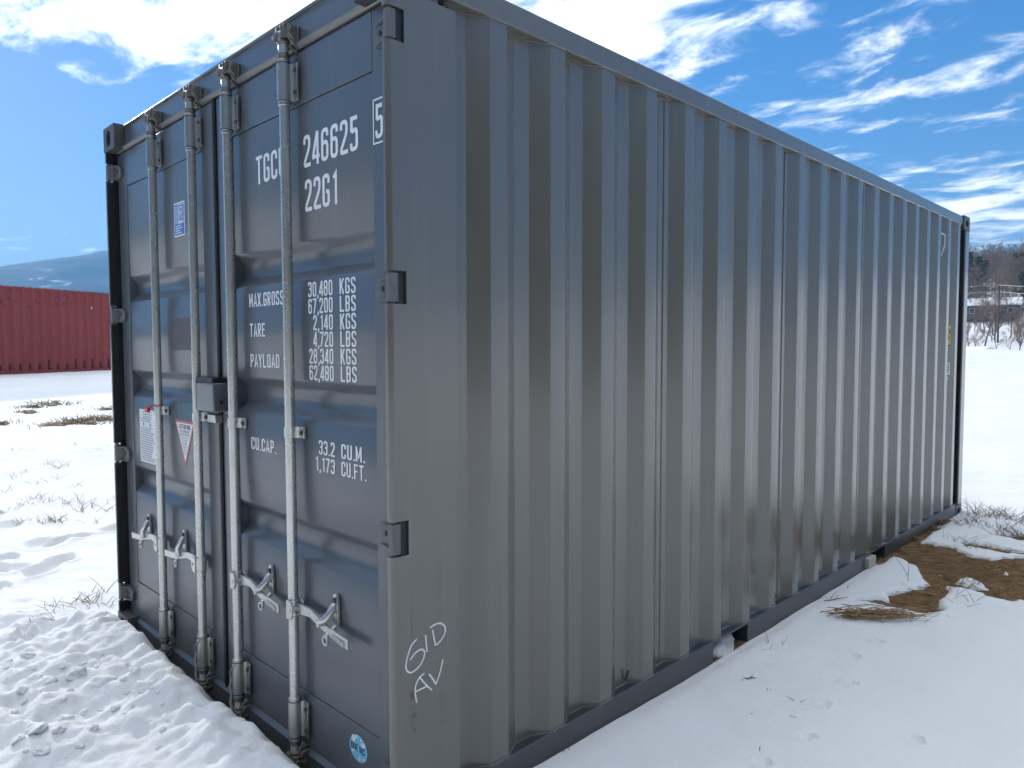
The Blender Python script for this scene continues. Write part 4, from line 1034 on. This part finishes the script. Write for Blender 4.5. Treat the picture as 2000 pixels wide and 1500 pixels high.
# matted dead grass lying on the bare soil
mb = MB(); tries = 0; cnt = 0
gx = np.array([rng.uniform(-.05, 2.6) for k in range(9000)]); gy = np.array([rng.uniform(2.6, 6.2) for k in range(9000)]); ok = patch(gx, gy)
for x, y, q in zip(gx, gy, ok):
    if q < -.02 or cnt > 1500: continue
    cnt += 1; ln = rng.uniform(.03, .13); th = rng.gauss(.5, .8); z = float(land(x, y))+.034+rng.uniform(-.004, .016)
    mb.tube([(x-math.cos(th)*ln/2, y-math.sin(th)*ln/2, z), (x, y, z+rng.uniform(0, .01)), (x+math.cos(th)*ln/2, y+math.sin(th)*ln/2, z+rng.uniform(-.004, .012))], [.0012, .0018, .0010], 3, caps=False)
tag(mb.build('matted_grass', M['straw'], None, smooth=60), 'golden brown dead grass matted over the bare soil', 'grass', kind='stuff')

# ------------------------------------------------------------------ red container
RY0, RLEN = 1.1, 6.058
rx, ry = -23.0, 3.1
dirv = np.array([-.352, .936]); 
red = empty('shipping_container', (0, 0, 0)); tag(red, 'weathered red corrugated container with a faded side across the snow', 'container')
H2 = 2.59
def red_container():
    mb = MB(); pit = .278; xo, xi = 0, -.036; pts = [(.10, xi)]
    k = 0
    while .14+k*pit+.2 < RLEN-.1:
        a = .14+k*pit; pts += [(a+.068, xo), (a+.138, xo), (a+.206, xi), (a+.278, xi)]; k += 1
    pts.append((RLEN-.10, xi))
    n = len(pts)
    for sgn, bx in ((1, 0), (-1, -2.438)):
        q = MB(); q.add([(bx+sgn*x, y, z) for z in (.16, H2-.07) for (y, x) in pts], [(i, i+1, n+i+1, n+i) for i in range(n-1)]); q.build('side_panel', M['redpaint'], red, smooth=0)
        q = MB(); q.box(*sorted((bx+sgn*.004, bx-sgn*.06)), .178, RLEN-.178, .03, .155); q.build('bottom_side_rail', M['redpaint'], red, bevel=.006)
        q = MB(); q.box(*sorted((bx-sgn*.004, bx-sgn*.06)), .178, RLEN-.178, H2-.075, H2-.015); q.build('top_side_rail', M['redpaint'], red, bevel=.006)
        for y0 in (0, RLEN-.10):
            q = MB(); q.box(*sorted((bx, bx-sgn*.12)), y0, y0+.10, .118, H2-.118); q.build('corner_post', M['redpaint'], red, bevel=.008)
        for y0 in (0, RLEN-.178):
            for z0 in (0, H2-.118):
                q = MB(); q.box(*sorted((bx+sgn*.006, bx-sgn*.156)), y0, y0+.178, z0, z0+.118); c = q.build('corner_casting', M['redpaint'], red, bevel=.01)
                h = MB(); h.tube([(bx+sgn*.0065, y0+.089, z0+.059), (bx+sgn*.008, y0+.089, z0+.059)], .034, 16); h.build('casting_hole', M['black'], c)
    pr = []
    for j in range(28):
        yy = .1+j*.209; pr += [(yy, H2-.03), (yy+.08, H2-.03), (yy+.1, H2+.002), (yy+.19, H2+.002)]
    pr = [p for p in pr if p[0] < RLEN-.1]+[(RLEN-.1, H2-.03)]
    q = MB(); q.prism(pr+[(RLEN-.1, H2-.05), (.1, H2-.05)], 0, -2.438+.01, -.01); q.build('roof_panel', M['redpaint'], red, smooth=0)
    q = MB(); q.add([(x, .02, z) for x, z in ((-2.35, .1), (-.08, .1), (-.08, H2-.1), (-2.35, H2-.1))], [(0, 1, 2, 3)]); q.build('door', M['redpaint'], red)
    q = MB(); q.add([(x, RLEN-.02, z) for x, z in ((-2.35, .1), (-.08, .1), (-.08, H2-.1), (-2.35, H2-.1))], [(0, 1, 2, 3)]); q.build('end_panel', M['redpaint'], red)
    # faded lettering remains and rust at the foot of each pressing
    q = MB(); r2 = random.Random(4)
    for k2 in range(26):
        yy = r2.uniform(1.5, 4.6); zz = r2.choice((2.18, 2.1, 2.0))+r2.uniform(-.04, .04); q.box(.0005, .003, yy, yy+r2.uniform(.02, .05), zz, zz+r2.uniform(.02, .07))
    q.build('old_lettering', mat('old_dark_lettering', (.085, .018, .018), .7), red)
    q = MB(); q.box(.001, .004, 4.82, 4.845, 2.04, 2.12); q.build('white_lettering', M['white'], red)
    q = MB()
    for j in range(k): 
        yy = .14+j*pit+.21; q.box(-.0355, -.033, yy+.004, yy+.062, .17, .17+r2.uniform(.15, .32))
    q.build('rust_stain', mat('dark_rust', (.055, .012, .012), .85), red)
red_container()
ang = math.atan2(dirv[0], dirv[1])    # local +y along dirv
p0 = np.array([rx, ry])-dirv*2.0
red.rotation_euler = (0, 0, -ang); red.location = (p0[0], p0[1], .66)

# ------------------------------------------------------------------ far mountain
def mountain_material():
    m = mat('forest_mountain', (.06, .06, .06), .95, 0, .1); t = m.node_tree; L = t.links; p = t.nodes['Principled BSDF']
    tc = N(t, 'ShaderNodeTexCoord'); n = N(t, 'ShaderNodeTexNoise'); n.inputs['Scale'].default_value = .010; n.inputs['Detail'].default_value = 9; n.inputs['Roughness'].default_value = .7
    L.new(tc.outputs['Object'], n.inputs[0])
    c = ramp(t, n.outputs[0], [(.40, (.035, .038, .035)), (.56, (.075, .068, .06)), (.60, (.12, .12, .12)), (.66, (.75, .77, .8))]); L.new(c, p.inputs['Base Color'])
    return m
def mount_h(x, y):
    rid = np.interp(y, [-3000, -400, 0, 418, 560, 679, 800, 1000, 1600, 3000], [60, 115, 155, 224, 257, 291, 308, 304, 230, 150])
    rid = rid+14*vnoise(x*0, y, .012, 71, 5, .6)
    return -4+rid*np.exp(-((x+2400)/np.where(x > -2400, 640, 900))**2)*(1+.22*vnoise(x, y, .004, 72, 5)*(1-np.exp(-((x+2400)/300)**2)))+3*vnoise(x, y, .05, 73, 3)
tag(sheet('mountain', np.arange(-4200, -950, 20.), np.arange(-2600, 3200, 14.), mount_h, mountain_material()), kind='structure')

# ------------------------------------------------------------------ wooded slope on the right
M['bark'] = wear(mat('grey_bark', (.12, .10, .085)), (.13, .108, .09), (.07, .055, .045), 3, .8, (.9, 1), 0)
M['twigs'] = wear(mat('brown_twigs', (.17, .125, .095)), (.24, .168, .12), (.14, .098, .072), .4, .8, (.9, 1), 0)
M['needle'] = wear(mat('pine_needles', (.045, .075, .035)), (.045, .075, .035), (.03, .05, .03), .8, .8, (.8, .9), 0)
def bare_tree(seed, h, depth=5):
    r = random.Random(seed); tr = MB(); cr = MB()
    def grow(mb, p, d, ln, rad, lev):
        pts = [p]; q = p; dd = d
        for k in range(3):
            dd = (dd+Vector((r.gauss(0, .13), r.gauss(0, .13), r.gauss(.03, .06)))).normalized(); q = q+dd*ln/3; pts.append(q)
        mb.tube(pts, [rad, rad*.9, rad*.75, rad*.6], 5 if lev == 0 else 3, caps=False)
        if lev >= depth: return
        for k in range(3 if lev < depth-1 else 4):
            s = r.uniform(.35, 1) if lev else r.uniform(.5, 1.0); b = pts[min(3, int(s*3))]
            a = r.uniform(0, 6.28); e = r.uniform(.35, .8)
            o = dd.orthogonal().normalized(); o2 = dd.cross(o); nd = (dd*math.cos(e)+(o*math.cos(a)+o2*math.sin(a))*math.sin(e)); nd.z += .15
            grow(cr, b, nd.normalized(), ln*r.uniform(.55, .78), rad*.55, lev+1)
    grow(tr, Vector((0, 0, -.3)), Vector((0, 0, 1)), h*.42, h*.011, 0)
    return tr, cr
def to_mesh(mb, name, m):
    me = bpy.data.meshes.new(name); me.from_pydata(mb.v, [], mb.f); me.materials.append(m); me.update(); return me
variants = []
for k in range(4):
    tr, cr = bare_tree(100+k, 13, 5); variants.append((to_mesh(tr, 'trunk', M['bark']), to_mesh(cr, 'crown', M['twigs'])))
def pine(seed, h):
    r = random.Random(seed); tr = MB(); cr = MB(); tr.tube([(0, 0, -.5), (0, 0, h*.5), (.1, 0, h)], [h*.016, h*.011, .02], 6)
    for k in range(46):
        s = r.uniform(.12, .98); z = h*s; ln = h*.26*(1-s)**.7*r.uniform(.6, 1.1)+.3; a = r.uniform(0, 6.28)
        for j in range(26):
            q = r.uniform(.15, 1); w = .42*r.uniform(.5, 1)
            c = Vector((math.cos(a)*ln*q+r.gauss(0, .18), math.sin(a)*ln*q+r.gauss(0, .18), z+ln*.12*q+r.gauss(0, .16)))
            v1 = Vector((r.gauss(0, 1), r.gauss(0, 1), r.gauss(0, .5))).normalized()*w; v2 = Vector((r.gauss(0, 1), r.gauss(0, 1), r.gauss(0, .5))).normalized()*w*.5
            cr.add([c-v1, c+v2, c+v1, c-v2], [(0, 1, 2, 3)])
    return tr, cr
pines = []
for k in range(3):
    tr, cr = pine(300+k, 12); pines.append((to_mesh(tr, 'trunk', M['bark']), to_mesh(cr, 'crown', M['needle'])))
def plant_tree(name, var, x, y, sc, rot, label, cat, group):
    e = empty(name, (x, y, float1(land(x, y))-.1)); e.scale = (sc, sc, sc); e.rotation_euler = (0, 0, rot)
    for me in var:
        o = bpy.data.objects.new(me.name.split('.')[0], me); COL.objects.link(o); o.parent = e
    tag(e, label, cat, group)
rng = random.Random(77)
def hill_dir(u): # bearing through image column u
    d = fw + rt*(u-1000)/FOC; d = np.array([d[0], d[1]]); return d/np.linalg.norm(d)
for k in range(100):
    u = rng.uniform(1800, 2120); d = hill_dir(u); dist = rng.uniform(128, 260)
    x, y = CAM[0]+d[0]*dist, CAM[1]+d[1]*dist
    plant_tree('bare_tree', variants[rng.randrange(4)], x, y, rng.uniform(.55, 1.0), rng.uniform(0, 6.3), 'leafless grey brown tree standing on the snowy wooded slope', 'tree', 'bare trees on the wooded slope')
for k in range(34):
    u = rng.uniform(1870, 2040); d = hill_dir(u); dist = rng.uniform(132, 182)
    plant_tree('bare_shrub', variants[rng.randrange(4)], CAM[0]+d[0]*dist, CAM[1]+d[1]*dist, rng.uniform(.22, .55), rng.uniform(0, 6.3), 'leafless brown shrub at the snowy foot of the wooded slope', 'shrub', 'bare shrubs below the slope')
for (u, dist, sc) in [(1903, 205, 1.05), (1885, 215, 1.1), (1990, 225, .95), (1975, 240, .9), (1918, 235, .8), (2030, 210, 1.0), (1992, 190, .8)]:
    d = hill_dir(u); plant_tree('pine_tree', pines[rng.randrange(3)], CAM[0]+d[0]*dist, CAM[1]+d[1]*dist, sc, rng.uniform(0, 6.3), 'dark green pine standing among the bare trees on the slope', 'tree', 'pines on the wooded slope')
# the rest of the wood reads as one mass
def simple_tree(r):
    mb = MB(); h = 13
    mb.tube([(0, 0, -.5), (r.gauss(0, .2), r.gauss(0, .2), h*.5), (r.gauss(0, .4), r.gauss(0, .4), h*.95)], [.13, .09, .02], 3, caps=False)
    for k in range(46):
        s = r.uniform(.3, .95); z = h*s; a = r.uniform(0, 6.28); ln = h*.30*(1.1-s)*r.uniform(.5, 1.2)
        p = Vector((0, 0, z)); q = p+Vector((math.cos(a)*ln, math.sin(a)*ln, ln*.9)); mid = p.lerp(q, .5)+Vector((r.gauss(0, .15), r.gauss(0, .15), 0))
        mb.tube([p, mid, q], [.05, .035, .015], 3, caps=False)
        for j in range(3):
            w = mid.lerp(q, r.random()); mb.tube([w, w+Vector((r.gauss(0, .7), r.gauss(0, .7), r.uniform(.2, 1.1)))], [.022, .012], 3, caps=False)
    return np.array(mb.v), mb.f
sv = [simple_tree(random.Random(500+k)) for k in range(5)]
V, F, off = [], [], 0
for k in range(680):
    d = hill_dir(rng.uniform(1700, 2350)); dist = rng.uniform(190, 345)
    x, y = CAM[0]+d[0]*dist, CAM[1]+d[1]*dist
    if y < 105: continue
    v, f = sv[rng.randrange(5)]; a = rng.uniform(0, 6.28); s = rng.uniform(.6, 1.0); c, n = math.cos(a)*s, math.sin(a)*s
    w = np.stack([v[:, 0]*c-v[:, 1]*n+x, v[:, 0]*n+v[:, 1]*c+y, v[:, 2]*s+float1(land(x, y))], -1); V.append(w); F.append((f, off)); off += len(w)
me = bpy.data.meshes.new('far_wood'); me.from_pydata(np.concatenate(V).tolist(), [], [tuple(i+o for i in q) for f, o in F for q in f]); me.materials.append(M['twigs'])
fwd_ = bpy.data.objects.new('far_wood', me); COL.objects.link(fwd_); tag(fwd_, 'far leafless wood covering the upper slope and its skyline', 'wood', kind='stuff')

# pines added unseen behind the camera, dark shapes for the steel to mirror
V, F, off = [], [], 0
pv_ = [pine(320+k, 12) for k in range(2)]
for k in range(150):
    a = R(rng.uniform(-125, 12)); rr = rng.uniform(26, 44); x, y = rr*math.cos(a), rr*math.sin(a); sc = rng.uniform(.85, 1.35)
    mb_ = pv_[k % 2][1]; v = np.array(mb_.v); b = rng.uniform(0, 6.28); c, n = math.cos(b)*sc, math.sin(b)*sc
    w = np.stack([v[:, 0]*c*1.5-v[:, 1]*n*1.5+x, v[:, 0]*n*1.5+v[:, 1]*c*1.5+y, v[:, 2]*sc-.8+float1(land(x, y))], -1); V.append(w); F.append((mb_.f, off)); off += len(w)
me = bpy.data.meshes.new('added_pine_wood'); me.from_pydata(np.concatenate(V).tolist(), [], [tuple(i+o for i in q) for f, o in F for q in f]); me.materials.append(M['needle'])
pw = bpy.data.objects.new('added_pine_wood', me); COL.objects.link(pw); tag(pw, 'dense dark pine wood added behind the camera for the steel to reflect', 'wood', kind='stuff')

# ---- houses at the foot of the slope
M['siding'] = wear(mat('dark_siding', (.05, .05, .055)), (.05, .05, .055), (.08, .08, .08), 2, .7, (.7, .85), 0)
M['glassd'] = mat('dark_glass', (.03, .035, .04), .1)
def house(name, x, y, z, w, d, hwall, hroof, rot, label, parts=True):
    e = empty(name, (x, y, z)); e.rotation_euler = (0, 0, rot); tag(e, label, 'house')
    q = MB(); q.box(-w/2, w/2, -d/2, d/2, 0, hwall); q.prism([(-d/2, hwall), (d/2, hwall), (0, hwall+hroof)], 0, -w/2, w/2); q.build('wall', M['siding'], e, smooth=0)
    q = MB()
    for s in (-1, 1):
        ex = .5; sl = hroof/(d/2)
        q.prism([(s*(d/2+ex), hwall-ex*sl+.05), (0, hwall+hroof+.05), (0, hwall+hroof+.30), (s*(d/2+ex), hwall-ex*sl+.30)], 0, -w/2-.4, w/2+.4)
    q.build('roof', M['snow'], e, smooth=0)
    for wx in np.linspace(-w/2+1.5, w/2-1.5, 4):
        q = MB(); q.box(wx-.5, wx+.5, -d/2-.06, -d/2-.01, hwall*.4, hwall*.8); f = q.build('window', M['white'], e)
        q = MB(); q.box(wx-.42, wx+.42, -d/2-.09, -d/2-.065, hwall*.43, hwall*.77); q.build('pane', M['glassd'], f)
d = hill_dir(1900); house('house', CAM[0]+d[0]*96, CAM[1]+d[1]*96, -3.3, 9, 7.5, 2.6, 1.8, -1.05, 'low house with snowy gabled roof just beyond the field crest')
d = hill_dir(1915); x, y = CAM[0]+d[0]*185, CAM[1]+d[1]*185; house('house', x, y, float1(land(x, y))+.2, 13, 8, 2.8, 1.4, .15, 'dark house with snow covered roof among the slope trees')
# utility pole and wires along the foot of the slope
M['pole'] = wear(mat('pole_wood', (.10, .085, .07)), (.10, .085, .07), (.06, .05, .04), 3, .7, (.85, .95), 0)
M['wire'] = mat('bare_wire', (.32, .32, .33), .5, .3)
poles = []
for u, dist in ((1946, 150), (2420, 118), (1480, 190)):
    d = hill_dir(u); x, y = CAM[0]+d[0]*dist, CAM[1]+d[1]*dist; z = float1(land(x, y)); top = 1.4923+(677-578)/1417*150*.985
    e = empty('utility_pole', (x, y, z)); H = 11.0 if u != 1946 else max(9, top-z)
    q = MB(); q.tube([(0, 0, -.5), (0, 0, H)], [.16, .11], 8); q.build('pole', M['pole'], e)
    q = MB(); q.box(-1.1, 1.1, -.06, .06, H-.7, H-.55); q.build('crossarm', M['pole'], e)
    tag(e, 'wooden utility pole with crossarm at the foot of the wooded slope', 'pole', 'utility poles at the slope'); poles.append((x, y, z+H))
for hh, lb in ((.05, 'upper overhead wire strung across the wooded slope'), (-1.1, 'middle overhead wire strung below the pole top across the slope'), (-2.6, 'lowest overhead wire strung across the wooded slope')):
    q = MB()
    for a, b in ((poles[2], poles[0]), (poles[0], poles[1])):
        q.tube([(a[0]+(b[0]-a[0])*s, a[1]+(b[1]-a[1])*s, a[2]+(b[2]-a[2])*s+hh-3.2*s*(1-s)) for s in np.linspace(0, 1, 15)], .035, 4)
    tag(q.build('power_line', M['wire'], None), lb, 'wire')

# ------------------------------------------------------------------ haze
hz = MB(); hz.box(-5600, 5600, -5600, 5600, -20, 335)
hm = bpy.data.materials.new('haze'); hm.use_nodes = True; t = hm.node_tree; t.nodes.clear()
o_ = N(t, 'ShaderNodeOutputMaterial'); pv = N(t, 'ShaderNodeVolumePrincipled'); pv.inputs['Density'].default_value = .00040
pv.inputs['Color'].default_value = (.22, .56, 1.0, 1); pv.inputs['Anisotropy'].default_value = .2
t.links.new(pv.outputs[0], o_.inputs['Volume'])
ho = hz.build('haze', hm, None, smooth=0); tag(ho, 'thin blue winter haze over the whole valley', 'haze', kind='stuff')
